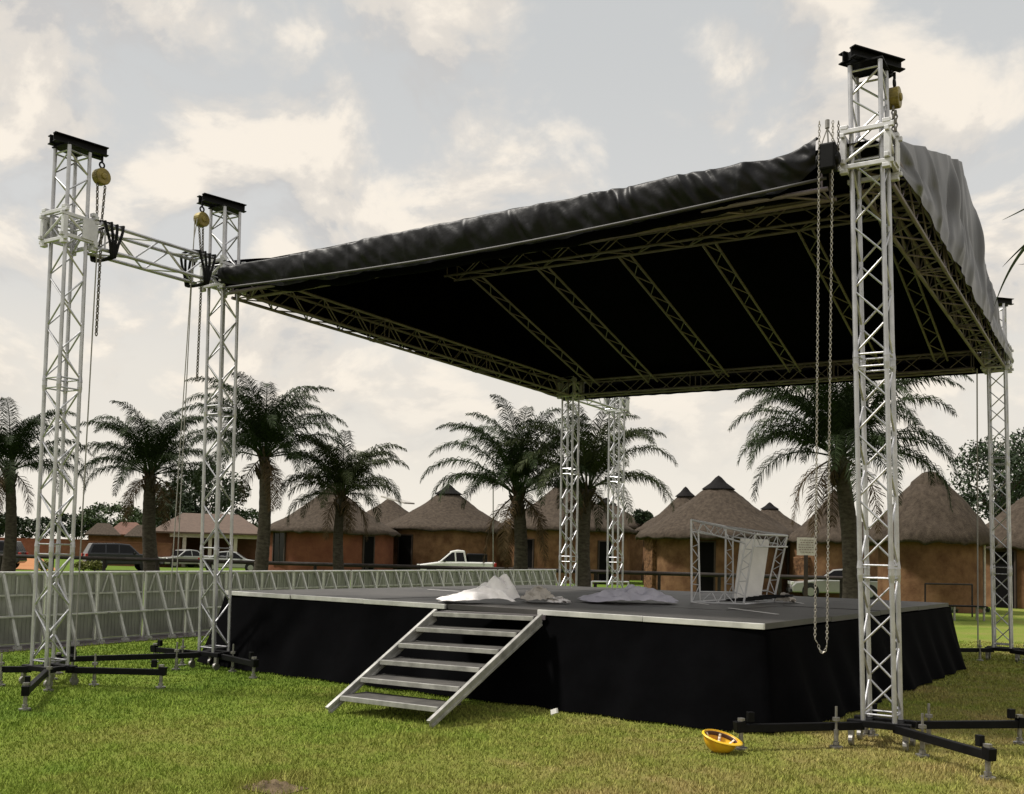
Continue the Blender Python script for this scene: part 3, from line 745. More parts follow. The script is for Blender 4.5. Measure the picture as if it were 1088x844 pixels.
# ladder-truss box frame
f0 = [onz(735, 640, SH + .01), onz(790, 642, SH + .01)]
fy = f0[0].y
F_ = [f0[0], f0[1], ony(802.5, 568, f0[1].y), ony(734.5, 552.5, f0[0].y)]
boxt = thing('truss_frame_box', 'grey box of ladder-truss frames standing on the stage deck', 'truss frame', (F_[0] + F_[1]) / 2)
def lframe(C4):
    cen = sum(C4, Vector()) / 4; inn = [c + (cen - c).normalized() * .19 for c in C4]; b = MB()
    for i in range(4):
        a0, a1, i0, i1 = C4[i], C4[(i + 1) % 4], inn[i], inn[(i + 1) % 4]
        b.tube(a0, a1, .016, 8); b.tube(i0, i1, .013, 8); n = 9 if i % 2 else 6
        for j in range(n):
            p = (a0.lerp(a1, j / n), i0.lerp(i1, (j + 1) / n)) if j % 2 else (i0.lerp(i1, j / n), a0.lerp(a1, (j + 1) / n)); b.tube(*p, .007, 6)
    b.build('ladder_frame', ALU_WH, boxt)
dv = Vector((.02, 1.35, 0)); G_ = [c + dv for c in F_]; G_[2] = G_[2] + Vector((.04, 0, .02)); G_[3] = G_[3] + Vector((.02, 0, -.05))
lframe(F_); lframe(G_)
for a in (2, 3):
    b = MB(); p, q = F_[a], G_[a]; b.tube(p, q, .016, 8); lo = Vector((0, 0, -.17)); b.tube(p + lo, q + lo, .013, 8)
    for j in range(6): b.tube(p.lerp(q, j / 6) + (lo if j % 2 else Vector()), p.lerp(q, (j + 1) / 6) + (Vector() if j % 2 else lo), .007, 6)
    b.build('side_frame', ALU_WH, boxt)
for a in (0, 1): MB().tube(F_[a], G_[a], .016, 8).build('bottom_rail', ALU_WH, boxt)
p0, p1 = onz(783, 632, SH), onz(812, 630, SH)
p0, p1 = F_[0] + dv * .55 + Vector((.36, 0, .0)), F_[1] + dv * .75 + Vector((-.10, 0, 0)); hv = Vector((.06, .22, .93))
wb = MB(); nrm = (p1 - p0).cross(hv).normalized() * .012
v = [p0 + nrm, p1 + nrm, p1 + hv + nrm, p0 + hv + nrm - Vector((.04, 0, 0)), p0 - nrm, p1 - nrm, p1 + hv - nrm, p0 + hv - nrm - Vector((.04, 0, 0))]
wb.add([q + Vector((0, 0, .02)) for q in v], [(0, 1, 2, 3), (7, 6, 5, 4), (0, 4, 5, 1), (1, 5, 6, 2), (2, 6, 7, 3), (3, 7, 4, 0)])
tag(wb.build('white_board', WHITE, origin=p0), 'plain white board leaning inside the grey truss frame box', 'board')
b = MB(); r5 = random.Random(5)
for i in range(6):
    c = F_[1] + Vector((-.20 + .07 * i, .45 + .12 * i, .02)); b.torus(c + Vector((0, 0, .02 + .012 * i)), .20 + .02 * (i % 3), .016, (1, 0, .05), (0, 1, 0), 22, 5)
tag(b.build('cable_coil', BLACKRUB, smooth=True), 'black cable coil lying in the grey truss frame box', 'cable')
pcl = F_[1] + Vector((.22, 1.35, -.01)); cloth('dust_sheet', pcl, va, .2, .25, lambda u, v: .12 * gs(u, v, .4, .5, .4, .4), BCLOTH, 'small grey rag at the foot of the truss frame box', 20, 12)

# ------------------------------------------------------------------ upturned yellow hard hat
hc = onz(766, 800, 0)
hat = thing('hard_hat', 'yellow hard hat lying upturned on the grass beside the nearest tower base', 'hard hat', hc)
A = Matrix.Translation(hc + Vector((0, 0, .138))) @ Matrix.Rotation(R(14), 4, Vector((RT.x, RT.y, 0))) @ Matrix.Rotation(R(11), 4, Vector((FW.x, FW.y, 0))) @ Matrix.Rotation(R(20), 4, 'Z')
def dome(rx, ry, rz, n=32, k=10):
    b = MB(); b.grid(n, k, lambda u, v: (rx * math.cos(2 * math.pi * u) * math.sin(v * math.pi / 2 + 1e-3), ry * math.sin(2 * math.pi * u) * math.sin(v * math.pi / 2 + 1e-3), -rz * math.cos(v * math.pi / 2)))
    return b
def hat_part(b, n, m_, bev=0, sol=0):
    b.xf(A); o = b.build(n, m_, hat, True)
    if sol: s_ = o.modifiers.new('solid', 'SOLIDIFY'); s_.thickness = sol
hat_part(dome(.152, .125, .150), 'shell', ORG, sol=.004)
b = MB(); b.grid(40, 3, lambda u, v: ((.152 + .016 * v + (.028 * v if math.cos(2 * math.pi * u) > .3 else 0) * max(0, math.cos(2 * math.pi * u))) * math.cos(2 * math.pi * u), (.125 + .014 * v) * math.sin(2 * math.pi * u), .002 - .012 * v + .0))
hat_part(b, 'brim', YEL, sol=.006)
b = MB(); b.grid(36, 3, lambda u, v: (.138 * math.cos(math.pi * 1.1 * u - .2), .112 * math.sin(math.pi * 1.1 * u - .2), -.005 - .035 * v)); hat_part(b, 'headband', BROWNBAND, sol=.004)
b = MB()
for a in (0.5, 1.6, 2.7):
    d = Vector((math.cos(a), math.sin(a), 0)); pts = [Vector((d.x * .14 * s, d.y * .115 * s, -.012 - .09 * (1 - s * s))) for s in [q / 6 for q in range(-6, 7)]]
    for i in range(12): b.bar(pts[i], pts[i + 1], .022, .004)
hat_part(b, 'cradle_strap', STRAP)
MB()
tag(MB().grid(18, 12, lambda u, v: tuple(onz(290, 838, 0) + Vector(((u - .5) * .42, (v - .5) * .30, .006 + .04 * math.sin(math.pi * u) * math.sin(math.pi * v) * (1 + .5 * math.sin(u * 23) * math.sin(v * 19)))))).build('mole_mound', M_SOIL, smooth=True), kind='structure')

# ------------------------------------------------------------------ thatched huts
def hut(px, D, ex0, ex1, ey, pk, label, wallm=WALL, cap=True, wr=.80, openings=(), seed=1, pkx=None, round_top=False, hollow=.10):
    """eave from ex0 to ex1 (px), eave height at ey, peak at pk"""
    c = gnd((ex0 + ex1) / 2, D); Re = (ex1 - ex0) / 2 * D / F; ze = zat(px, ey, D); zp = zat(px, pk, D); Rw = Re * wr
    t = thing('thatched_hut', label, 'hut', c, 'round thatched huts')
    r = random.Random(seed); nA = 64
    jr = [r.uniform(-.06, .06) for _ in range(nA)]; jz = [r.uniform(-.09, .05) for _ in range(nA)]
    wl = MB().lathe(c, [(Rw, 0), (Rw * 1.005, .5), (Rw, ze * .6), (Rw * .995, ze + .15)], 48); wl = wl.build('wall', wallm, t, True)
    prof = [(Rw - .05, ze + .05), (Re * .985, ze - .16), (Re, ze - .05)]
    k = 14
    for i in range(1, k + 1):
        s = i / k; rr = Re * (1 - s) ; z = ze + .03 + (zp - ze) * (s - hollow * math.sin(math.pi * s))
        if round_top: z = ze + .03 + (zp - ze) * (1 - (1 - s) ** 1.35); 
        prof.append((max(rr, .02), z))
    wob = [r.uniform(0, 6.28) for _ in range(6)]
    def fn(i, j):
        a = 2 * math.pi * i / nA
        if j in (1, 2): return jr[i] * .6, jz[i]
        s = (j - 2) / k
        return (.035 * math.sin(5 * a + wob[0] + j) + .03 * math.sin(11 * a + wob[1] + 2 * j) + jr[(i * 7 + j * 13) % nA] * .6) * (1 - s) * Re / 3, .02 * math.sin(7 * a + wob[2] + j * 1.3)
    rf = MB().lathe(c, prof, nA, fn).build('roof', THATCH, t, True)
    if cap:
        hc_ = (zp - ze) * .17; rc = Re * .19
        MB().lathe(c, [(rc * 1.06, zp - hc_ - .05), (rc, zp - hc_), (rc * .52, zp - hc_ * .45), (rc * .2, zp + hc_ * .1), (.02, zp + hc_ * .30)], 24).build('ridge_cap', CAP, rf, False)
    elif round_top:
        MB().lathe(c, [(Re * .30, zp - (zp - ze) * .20), (Re * .27, zp - (zp - ze) * .12), (Re * .10, zp + .04), (.02, zp + .08)], 24, lambda i, j: (jr[i] * .5, jz[i] * .4)).build('ridge_cap', THATCH, rf, True)
    vd = Vector((EYE.x - c.x, EYE.y - c.y, 0)).normalized(); base = math.atan2(vd.y, vd.x)
    for (kind, opx, w, z0, z1) in openings:
        off = (opx - (ex0 + ex1) / 2) * D / F; q = max(-.95, min(.95, off / Rw)); a = base + math.asin(q)
        d = Vector((math.cos(a), math.sin(a), 0)); n_ = Matrix.Rotation(a, 3, 'Z'); pc_ = c + d * (Rw * .985)
        hh = z1 - z0
        if kind == 'door':
            o = MB().box(pc_ + d * .07 + Vector((0, 0, z0 + hh / 2)), (.06, w, hh), M=n_).build('door', DOORM, t); b = MB()
        elif kind == 'pier':
            MB().box(pc_ + d * .05 + Vector((0, 0, z0 + hh / 2)), (.36, w, hh), M=n_).build('stone_pier', STONE, t, bevel=.04); continue
        else:
            o = MB().box(pc_ + d * .06 + Vector((0, 0, z0 + hh / 2)), (.05, w, hh), M=n_).build('window', DARKGLASS, t); b = MB()
        tv = Vector((-d.y, d.x, 0))
        for s in (-1, 1): b.box(pc_ + d * .08 + tv * (s * (w / 2 + .03)) + Vector((0, 0, z0 + hh / 2)), (.10, .07, hh + .12), M=n_)
        b.box(pc_ + d * .083 + Vector((0, 0, z1 + .03)), (.10, w - .005, .07), M=n_)
        if kind != 'door': b.box(pc_ + d * .083 + Vector((0, 0, z0 - .02)), (.12, w - .005, .06), M=n_); b.box(pc_ + d * .09 + Vector((0, 0, z0 + hh / 2)), (.03, .03, hh), M=n_)
        b.build('frame', FRAME_W, o)
    return t
hut(470, 80, 455, 505, 556, 520, 'small thatched hut peeking out behind the peaked hut beside the pickup', seed=31)
hut(644, 78, 585, 700, 560, 530, 'thatched hut whose dark cap shows right of the rear towers', seed=32, openings=[('door', 655, .9, 0, 2.2)])
hut(727, 68, 672, 782, 565, 519, 'thatched hut with dark cap rising behind the left slope of the widest hut', seed=33)
hut(815, 70, 768, 866, 566, 535, 'thatched hut with small dark cap behind the right slope of the widest hut', seed=34)
hut(345, 62, 276, 424, 565, 513, 'leftmost thatched hut with red walls behind the dense small palm', wallm=WALL_RED, cap=False, seed=35, wr=.90, openings=[('window', 299, 1.0, .85, 2.6), ('door', 388, .7, 0, 2.5)])
hut(410, 76, 352, 470, 562, 529, 'low thatched roof with tin ridge between the red hut and the peaked hut', wallm=WALL_RED, cap=False, seed=36)
hut(462, 67, 399, 549, 563, 516, 'thatched hut with pointed dark cap and ochre wall behind the white pickup', seed=37, wr=.90, openings=[('door', 432, 1.05, 0, 2.7)], hollow=.09)
hut(598, 66, 522, 676, 563, 506, 'thatched hut directly behind the two rear truss towers', seed=38, wr=.90, cap=True, openings=[('door', 561, .95, 0, 2.6), ('door', 640, 1.0, 0, 2.6)])
hut(762, 52, 674, 850, 571, 508, 'widest thatched hut with dark pointed cap behind the truss frame box', seed=39, wr=.86, openings=[('pier', 694, 1.1, 0, 2.7), ('door', 751, .75, 0, 2.5), ('window', 836, .5, .9, 2.4)], hollow=.05)
hut(885, 49, 834, 938, 574, 520, 'thatched hut hidden behind the big palm at right', seed=40, wr=.88, cap=False, openings=[('pier', 855, .9, 0, 1.9)])
hut(990, 38, 921, 1054, 574, 503, 'near round hut with bulging thatch and cracked ochre wall at right', seed=41, wr=.78, cap=False, round_top=True)
hut(1096, 43, 1030, 1170, 581, 526, 'thatched hut with a dark doorway at the right edge', seed=42, wr=.85, cap=False, round_top=True, openings=[('door', 1073, .8, 0, 2.3)])
tp_ = at(422, 531, 69)
tag(MB().bar(at(410, 528, 69.5), at(435, 535, 67), .8, .10).build('tin_ridge', TIN, origin=tp_), 'pale tin ridge sheet lying on the low thatched roof', 'roof sheet')

# ------------------------------------------------------------------ rail fence
pts = [gnd(x, D) for x, D in ((-60, 49), (0, 47.5), (280, 46), (500, 45), (700, 44), (960, 43))]
rf = thing('rail_fence', 'long low dark timber rail fence in front of the huts and parked cars', 'fence', pts[2])
b = MB()
for i in range(len(pts) - 1):
    n = max(1, round((pts[i + 1] - pts[i]).length / 2.6))
    for j in range(n):
        p = pts[i].lerp(pts[i + 1], j / n); MB().tube(p, p + Vector((0, 0, 1.02)), .075, 8).build('post', RAIL, rf)
    b.tube(pts[i] + Vector((0, 0, 1.02)), pts[i + 1] + Vector((0, 0, 1.02)), .085, 8)
b.build('rail', RAIL, rf)

# ------------------------------------------------------------------ vehicles (local x forward)
def vehicle(name, label, cat, loc, rz, L, Wd, paint, body, cabin, glass_side, wheels, wr_=.32, dark_bed=None):
    t = thing(name, label, cat, (0, 0, 0)); h = Wd / 2
    o = MB().prism(body, -h, h).build('body', paint, t, bevel=.06)
    n = len(cabin); zb = min(z for _, z in cabin); zt = max(z for _, z in cabin); v = []
    tw = lambda z: h * (.97 - .17 * (z - zb) / (zt - zb))
    for s in (-1, 1): v += [(x, s * tw(z), z) for x, z in cabin]
    MB().add(v, [tuple(range(n)), tuple(range(2 * n - 1, n - 1, -1))] + [(i, i + n, (i + 1) % n + n, (i + 1) % n) for i in range(n)]).build('cabin', paint, t, bevel=.04)
    for poly in glass_side:
        for s in (-1, 1):
            MB().add([(x, s * (tw(z) + .006), z) for x, z in poly] + [(x, s * (tw(z) - .02), z) for x, z in poly],
                     [tuple(range(len(poly))), tuple(range(2 * len(poly) - 1, len(poly) - 1, -1))] + [(i, i + len(poly), (i + 1) % len(poly) + len(poly), (i + 1) % len(poly)) for i in range(len(poly))]).build('side_window', DARKGLASS, t)
    # windscreen and rear screen along the first and last slopes of the cabin
    for (a, c) in ((0, 1), (n - 1, n - 2)):
        p, q = Vector((cabin[a][0], 0, cabin[a][1])), Vector((cabin[c][0], 0, cabin[c][1])); d = q - p
        nn = Vector((d.z, 0, -d.x)).normalized()
        if (nn.x > 0) != (a == 0): nn = -nn
        p1, q1 = p + d * .12 + nn * .008, p + d * .9 + nn * .008
        MB().add([(p1.x, -tw(p1.z) * .93, p1.z), (p1.x, tw(p1.z) * .93, p1.z), (q1.x, tw(q1.z) * .91, q1.z), (q1.x, -tw(q1.z) * .91, q1.z)], [(0, 1, 2, 3)]).build('windscreen' if a == 0 else 'rear_window', DARKGLASS, t)
    for x in wheels:
        for s in (-1, 1):
            y = s * (h - .09); w = MB().tube((x, y - .10, wr_), (x, y + .10, wr_), wr_, 24).build('wheel', TYRE, t, bevel=.03)
            MB().tube((x, y + s * .085, wr_), (x, y + s * .108, wr_), wr_ * .62, 16).build('rim', RIM, w)
            MB().tube((x, y - s * .02, wr_ + .03), (x, y + s * .095, wr_ + .03), wr_ + .07, 24).build('wheel_arch', TYRE, t)
    xs = [x for x, _ in body]; zf = body[0][1]
    for s in (-1, 1):
        MB().box((max(xs) - .06, s * (h - .22), zf + .42), (.16, .34, .16)).build('headlight', LAMP_C, t, bevel=.02)
        MB().box((min(xs) + .04, s * (h - .10), zf + .52), (.14, .24, .24)).build('tail_light', LAMP_R, t, bevel=.02)
        MB().box((cabin[0][0] - .35, s * (h + .07), zb + .10), (.12, .16, .12)).build('mirror', TYRE, t, bevel=.02)
    MB().box((max(xs) + .02, 0, zf + .08), (.10, Wd * .94, .18)).build('bumper', TYRE if paint is not CAR_W else paint, t, bevel=.03)
    place(t, loc, rz); return t
va_l = math.atan2(-RT.y, -RT.x)          # heading left in the picture
# pickup: nose to the left
body = [(2.1, .30), (2.12, .62), (1.95, .80), (1.05, .92), (-.2, .96), (-2.10, .96), (-2.12, .36), (-1.9, .28)]
cabin = [(1.02, .90), (.28, 1.44), (-.05, 1.50), (-.42, 1.47), (-.55, .92)]
vehicle('pickup_truck', 'white pickup truck with open load bed parked nose left in front of the huts', 'pickup truck', gnd(484, 58), va_l + .10, 4.2, 1.66, CAR_W, body, cabin,
        [[(.80, .97), (.27, 1.37), (.14, 1.38), (.10, .97)], [(.02, .97), (.06, 1.38), (-.34, 1.38), (-.44, .97)]], (1.35, -1.25), .30).scale = (1.04, 1.18, 1.24)
bed = MB().box((0, 0, 0), (1.1, 1.2, .42)); 
bw = gnd(484, 58); q_ = Matrix.Translation(bw) @ Matrix.Rotation(va_l + .10, 4, 'Z')
bed.xf(q_ @ Matrix.Diagonal((1.04, 1.18, 1.24, 1)) @ Matrix.Translation((-1.12, 0, 1.14)))
tag(bed.build('bin_load', BLK, origin=bw, bevel=.08), 'dark covered load in the bed of the white pickup', 'load')
# dark station wagon / SUV at left
body = [(2.2, .42), (2.25, .78), (2.12, 1.0), (1.0, 1.10), (-2.2, 1.12), (-2.27, .50), (-2.1, .38)]
cabin = [(1.02, 1.06), (.35, 1.70), (-.4, 1.76), (-1.9, 1.72), (-2.2, 1.08)]
vehicle('parked_suv', 'dark boxy SUV parked by the brown wall at left', 'car', gnd(128, 66), va_l + math.pi + .55, 4.6, 1.8, CAR_K, body, cabin,
        [[(.85, 1.14), (.33, 1.62), (-.25, 1.66), (-.25, 1.14)], [(-.32, 1.14), (-.32, 1.66), (-1.05, 1.66), (-1.05, 1.14)], [(-1.13, 1.14), (-1.13, 1.65), (-1.82, 1.62), (-2.0, 1.14)]], (1.45, -1.4), .37)
sed_b = [(2.1, .26), (2.15, .55), (1.95, .74), (.95, .88), (-1.3, .92), (-2.05, .90), (-2.15, .50), (-2.0, .28)]
sed_c = [(1.0, .85), (.25, 1.36), (-.3, 1.42), (-.85, 1.36), (-1.55, .88)]
sed_g = [[(.80, .92), (.24, 1.30), (-.22, 1.34), (-.26, .92)], [(-.33, .92), (-.30, 1.34), (-.78, 1.29), (-1.25, .92)]]
vehicle('parked_car', 'silver saloon car parked under the carport of the tiled house', 'car', gnd(246, 70), va_l + math.pi + .2, 4.3, 1.7, CAR_S, sed_b, sed_c, sed_g, (1.3, -1.3), .31)
vehicle('parked_car', 'grey car under the tiled house carport, left of the silver saloon', 'car', gnd(194, 80), va_l + .9, 4.3, 1.7, CAR_S, sed_b, sed_c, sed_g, (1.3, -1.3), .31)
vehicle('parked_car', 'pale silver car parked behind the stage beside the big palm', 'car', gnd(889, 47.5), va_l - .15, 4.3, 1.7, CAR_S, sed_b, sed_c, sed_g, (1.3, -1.3), .31)
vehicle('parked_suv', 'dark car cut off by the left edge of the picture', 'car', gnd(-18, 62), va_l + .2, 4.6, 1.8, CAR_K, body, cabin, [[(.85, 1.14), (.33, 1.62), (-.25, 1.66), (-.25, 1.14)], [(-.32, 1.14), (-.32, 1.66), (-1.82, 1.62), (-2.0, 1.14)]], (1.45, -1.4), .37)

# ------------------------------------------------------------------ houses and walls behind, at left
def facing(c): d = Vector((EYE.x - c.x, EYE.y - c.y, 0)); return math.atan2(d.y, d.x) - math.pi / 2
def house(name, label, px0, px1, D, eave_y, ridge_y, dep, wallm, roofm, carport=False, open_=()):
    c = gnd((px0 + px1) / 2, D); w = (px1 - px0) * D / F; ze = zat((px0 + px1) / 2, eave_y, D); zr = zat((px0 + px1) / 2, ridge_y, D + dep / 2)
    t = thing(name, label, 'house', c); Mx = Matrix.Translation(c) @ Matrix.Rotation(facing(c), 4, 'Z')
    iv = .8
    if not carport: MB().box((0, -dep / 2, ze / 2), (w - iv, dep - iv, ze)).xf(Mx).build('wall', wallm, t)
    else:
        MB().box((0, -dep + .2, ze / 2), (w - iv, .25, ze)).xf(Mx).build('wall', wallm, t)
        MB().box((w * .36, -dep / 2, ze / 2), (w * .22, dep - 1.4, ze - .01)).xf(Mx).build('wall', wallm, t)
        for i in range(4): MB().box((-w / 2 + .5 + i * w * .22, -.4, ze / 2), (.28, .28, ze)).xf(Mx).build('pillar', CREAM, t)
        MB().box((-w * .08, -.22, ze - .22), (w * .84, .12, .42)).xf(Mx).build('fascia_board', CREAM, t)
    rw_ = w * .25 if carport else w * .32
    v = [(-w / 2, .4, ze), (w / 2, .4, ze), (w / 2, -dep - .4, ze), (-w / 2, -dep - .4, ze), (-w / 2 + rw_, -dep / 2, zr), (w / 2 - rw_, -dep / 2, zr)]
    v += [(x, y, ze - .14) for x, y, z in v[:4]]
    MB().add(v, [(0, 1, 5, 4), (1, 2, 5), (2, 3, 4, 5), (3, 0, 4), (6, 7, 1, 0), (7, 8, 2, 1), (8, 9, 3, 2), (9, 6, 0, 3), (9, 8, 7, 6)]).xf(Mx).build('roof', roofm, t)
    for x, z0, z1, ww in open_: MB().box((x * w, .02 - iv / 2 + .02, (z0 + z1) / 2), (ww, .06, z1 - z0)).xf(Mx).build('window', DARKGLASS, t)
    return t
house('tiled_house', 'house with brown tiled hip roof and an open carport behind the second tower', 162, 281, 82, 566, 546, 9, BRICK, TILE, True)
house('thatched_house', 'small thatched pavilion beyond the brown brick wall, left one', 90, 126, 118, 568, 556, 6, BRICK, THATCH, False, [(-.15, .5, 1.8, 1.2), (.2, .5, 1.8, 1.0)])
house('tiled_house', 'distant house with orange tiled roof between two thatched ones', 112, 158, 130, 568, 555, 8, BRICK, TILE_OR, False, [(.1, .5, 1.8, 1.5)])
house('thatched_house', 'small thatched pavilion left of the carport house, right one', 132, 170, 116, 570, 558, 6, BRICK, THATCH, False, [(0, .4, 1.9, 1.4)])
def wall(label, px0, D0, px1, D1, y, m_=BRICK):
    p, q = gnd(px0, D0), gnd(px1, D1); z = zat((px0 + px1) / 2, y, (D0 + D1) / 2); b = MB()
    b.bar(p + Vector((0, 0, z / 2)), q + Vector((0, 0, z / 2)), .25, z)
    t = thing('boundary_wall', label, 'wall', (p + q) / 2); b.build('masonry', m_, t)
    MB().bar(p + Vector((0, 0, z + .035)), q + Vector((0, 0, z + .035)), .34, .07).build('coping', m_, t)
wall('brown brick boundary wall behind the dark SUV', 92, 80, 181, 79, 577)
wall('long brown boundary wall across the orange dirt yard at far left', -120, 124, 92, 118, 571.5)

# ------------------------------------------------------------------ palms
def palm(px, D, hx, hy, FL, nf, seed, label, leaf=None, r0=.24, droop=.86, upb=0.0, llen=.74, wl=.040):
    r = random.Random(seed); base = gnd(px, D); top = at(hx, hy, D)
    t = thing('palm_tree', label, 'palm tree', base, 'palm trees behind the stage')
    n = 26; pts = []; rad = []
    for i in range(n + 1):
        s = i / n; p = base.lerp(top, s) ; bow = math.sin(math.pi * s) * .12
        pts.append(p + RT * (bow * (1 if seed % 2 else -1))); rad.append(r0 * (1.15 - .33 * s) * (1 + .05 * (i % 2)) * (1 + .35 * math.exp(-s * 14)))
    MB().skin(pts, rad, 14).build('trunk', BARK, t, True)
    b = MB()
    for i in range(34):                   # old leaf bases clasping the top of the trunk
        a = r.uniform(0, 6.28); s = r.uniform(-1.0, .05); d = Vector((math.cos(a), math.sin(a), 0))
        p = top + Vector((0, 0, s)) + d * r0 * .6; b.tube(p, p + d * .22 + Vector((0, 0, .38)), .07, 5, .02)
    b.build('leaf_base', SHEATH, t)
    v = []; f = []; nd = 3 + seed % 3
    for i in range(nf + nd):
        if i == nf: b = MB(); b.v = [tuple(x) for x in v]; b.f = f; b.build('crown', leaf or FROND, t); v = []; f = []
        a = i * 2.39996 + r.uniform(-.25, .25); q = min(1, (i + .5) / nf)
        el = R(88 - 74 * q ** 1.2 + r.uniform(-9, 9)) + upb
        ln = FL * (.82 + .18 * math.sin(math.pi * min(1, q + .25))) * r.uniform(.85, 1.06)
        if i < 2: ln *= .75
        if i >= nf: el = R(r.uniform(-48, -25)); ln = FL * r.uniform(.45, .65)
        ha = Vector((math.cos(a), math.sin(a), 0)); side = Vector((-math.sin(a), math.cos(a), 0))
        nS = 22; p = top + ha * .10; st = ln / nS; P = [p.copy()]; T = []
        e = el; tw = r.uniform(-.2, .2)
        for k in range(nS):
            s = k / nS; e = el - (droop * (.30 + 1.5 * s) * s * (1.15 + .25 * math.cos(el)))
            e = max(e, R(-82)); d = ha * math.cos(e) + Vector((0, 0, math.sin(e))) + side * tw * s * .5; d.normalize(); T.append(d); p = p + d * st; P.append(p.copy())
        # rachis
        o = len(v)
        for k, pp in enumerate(P):
            w = .034 * (1 - k / (nS + 2)); up_ = side.cross(T[min(k, nS - 1)])
            v += [pp + side * w, pp + up_ * w, pp - side * w, pp - up_ * w]
        for k in range(nS):
            for j in range(4): f.append((o + k * 4 + j, o + k * 4 + (j + 1) % 4, o + (k + 1) * 4 + (j + 1) % 4, o + (k + 1) * 4 + j))
        # leaflets
        nl = int(ln * 22)
        for k in range(nl):
            s = .16 + .84 * (k + r.random()) / nl; x = s * nS; k0 = min(int(x), nS - 1); pp = P[k0].lerp(P[k0 + 1], x - k0); d = T[k0]; up_ = side.cross(d)
            if up_.z < 0: up_ = -up_
            L0 = llen * (math.sin(math.pi * min(1, .18 + s * .80)) ** .7) * r.uniform(.75, 1.1) + .08
            for sg in (-1, 1):
                dd = (side * sg * r.uniform(.75, 1.0) + d * (.55 + .5 * s) + up_ * r.uniform(-.35, .5)).normalized()
                m1 = pp + dd * L0 * .5; dd2 = (dd + Vector((0, 0, -1)) * r.uniform(.7, 2.0)).normalized(); m2 = m1 + dd2 * L0 * .5
                wv = d * wl * .5 * r.uniform(.7, 1.2); o = len(v)
                v += [pp - wv * .6, pp + wv * .6, m1 + wv, m1 - wv, m2]
                f += [(o, o + 1, o + 2, o + 3), (o + 3, o + 2, o + 4)]
    b = MB(); b.v = [tuple(x) for x in v]; b.f = f
    b.build('dead_frond_skirt', DEAD, t)
    return t
palm(8, 46, 10, 500, 4.7, 30, 1, 'palm cut off by the left edge of the picture')
palm(162, 48, 160, 505, 5.0, 34, 2, 'palm with a tall shaggy crown between the two left towers', r0=.30)
palm(275, 43, 281, 486, 4.9, 38, 3, 'tall palm just right of the left roof corner tower', r0=.26)
palm(361, 45, 363, 526, 3.8, 34, 4, 'shorter dense palm in front of the leftmost red hut', FROND_B, r0=.22)
palm(551, 42, 550, 526, 5.3, 32, 5, 'large palm with sweeping fronds left of the rear towers', r0=.27, upb=.12)
palm(621, 41, 624, 520, 5.1, 28, 6, 'palm directly between and behind the two rear towers', FROND_B, r0=.27)
palm(906, 33, 892, 486, 5.0, 46, 7, 'biggest palm with full dark crown behind the nearest tower', r0=.27)
# near palm just outside the right edge: only the tips of two fronds reach into view
def near_palm():
    base = gnd(1240, 13); top = base + Vector((0, 0, 5.4)); t = thing('palm_tree', 'palm beyond the right edge, only dark frond tips reaching into the sky', 'palm tree', base, None)
    MB().skin([base.lerp(top, i / 12) for i in range(13)], [.2 - .05 * i / 12 for i in range(13)], 12).build('trunk', BARK, t, True)
    b = MB()
    def blade(pts, w):
        P = [Vector(p) for p in pts]; v = []; f = []
        for i, p in enumerate(P):
            d = (P[min(i + 1, len(P) - 1)] - P[max(i - 1, 0)]).normalized(); n = d.cross(FW).normalized(); s = 1 - i / (len(P) - 1); ww = w * (s ** .7) * (1 if i else .7) + .001
            v += [p - n * ww + FW * ww * .4, p, p + n * ww + FW * ww * .4]
        for i in range(len(P) - 1): f += [(i * 3, i * 3 + 1, i * 3 + 4, i * 3 + 3), (i * 3 + 1, i * 3 + 2, i * 3 + 5, i * 3 + 4)]
        b.add(v, f)
    def curve(a, c, e, n=14): return [a * (1 - s) ** 2 + c * (2 * s * (1 - s)) + e * s * s for s in [i / n for i in range(n + 1)]]
    D = 12.6; s1 = at(1150, 190, D)
    b.tube(top, s1, .03, 6, .015); s2 = at(1108, 245, D); b.tube(s1, s2, .015, 6, .010)
    blade(curve(s2, at(1075, 270, D), at(1056, 327, D)), .026); blade(curve(s2, at(1085, 262, D), at(1065, 284, D)), .016)
    blade(curve(s1, at(1098, 218, D), at(1065, 234, D)), .018); blade(curve(s1, at(1110, 285, D), at(1082, 281, D)), .014)
    r = random.Random(3)
    for i in range(14):
        a = i * .449; d = Vector((math.cos(a), math.sin(a), 0)); 
        if d.dot(RT) < .15: continue
        e = top + d * 2.6 + Vector((0, 0, -.2)); m_ = top + d * 1.5 + Vector((0, 0, 1.3)); c = curve(top, m_, e, 16); b.path(c, [.03 - .0014 * k for k in range(17)], 6)
        for k in range(2, 17):
            for sg in (-1, 1): n = d.cross(Vector((0, 0, 1))) * sg; blade(curve(c[k], c[k] + n * .3 + d * .15, c[k] + n * .5 + d * .3 - Vector((0, 0, .35)), 5), .016)
    b.build('crown', FROND, t)
near_palm()

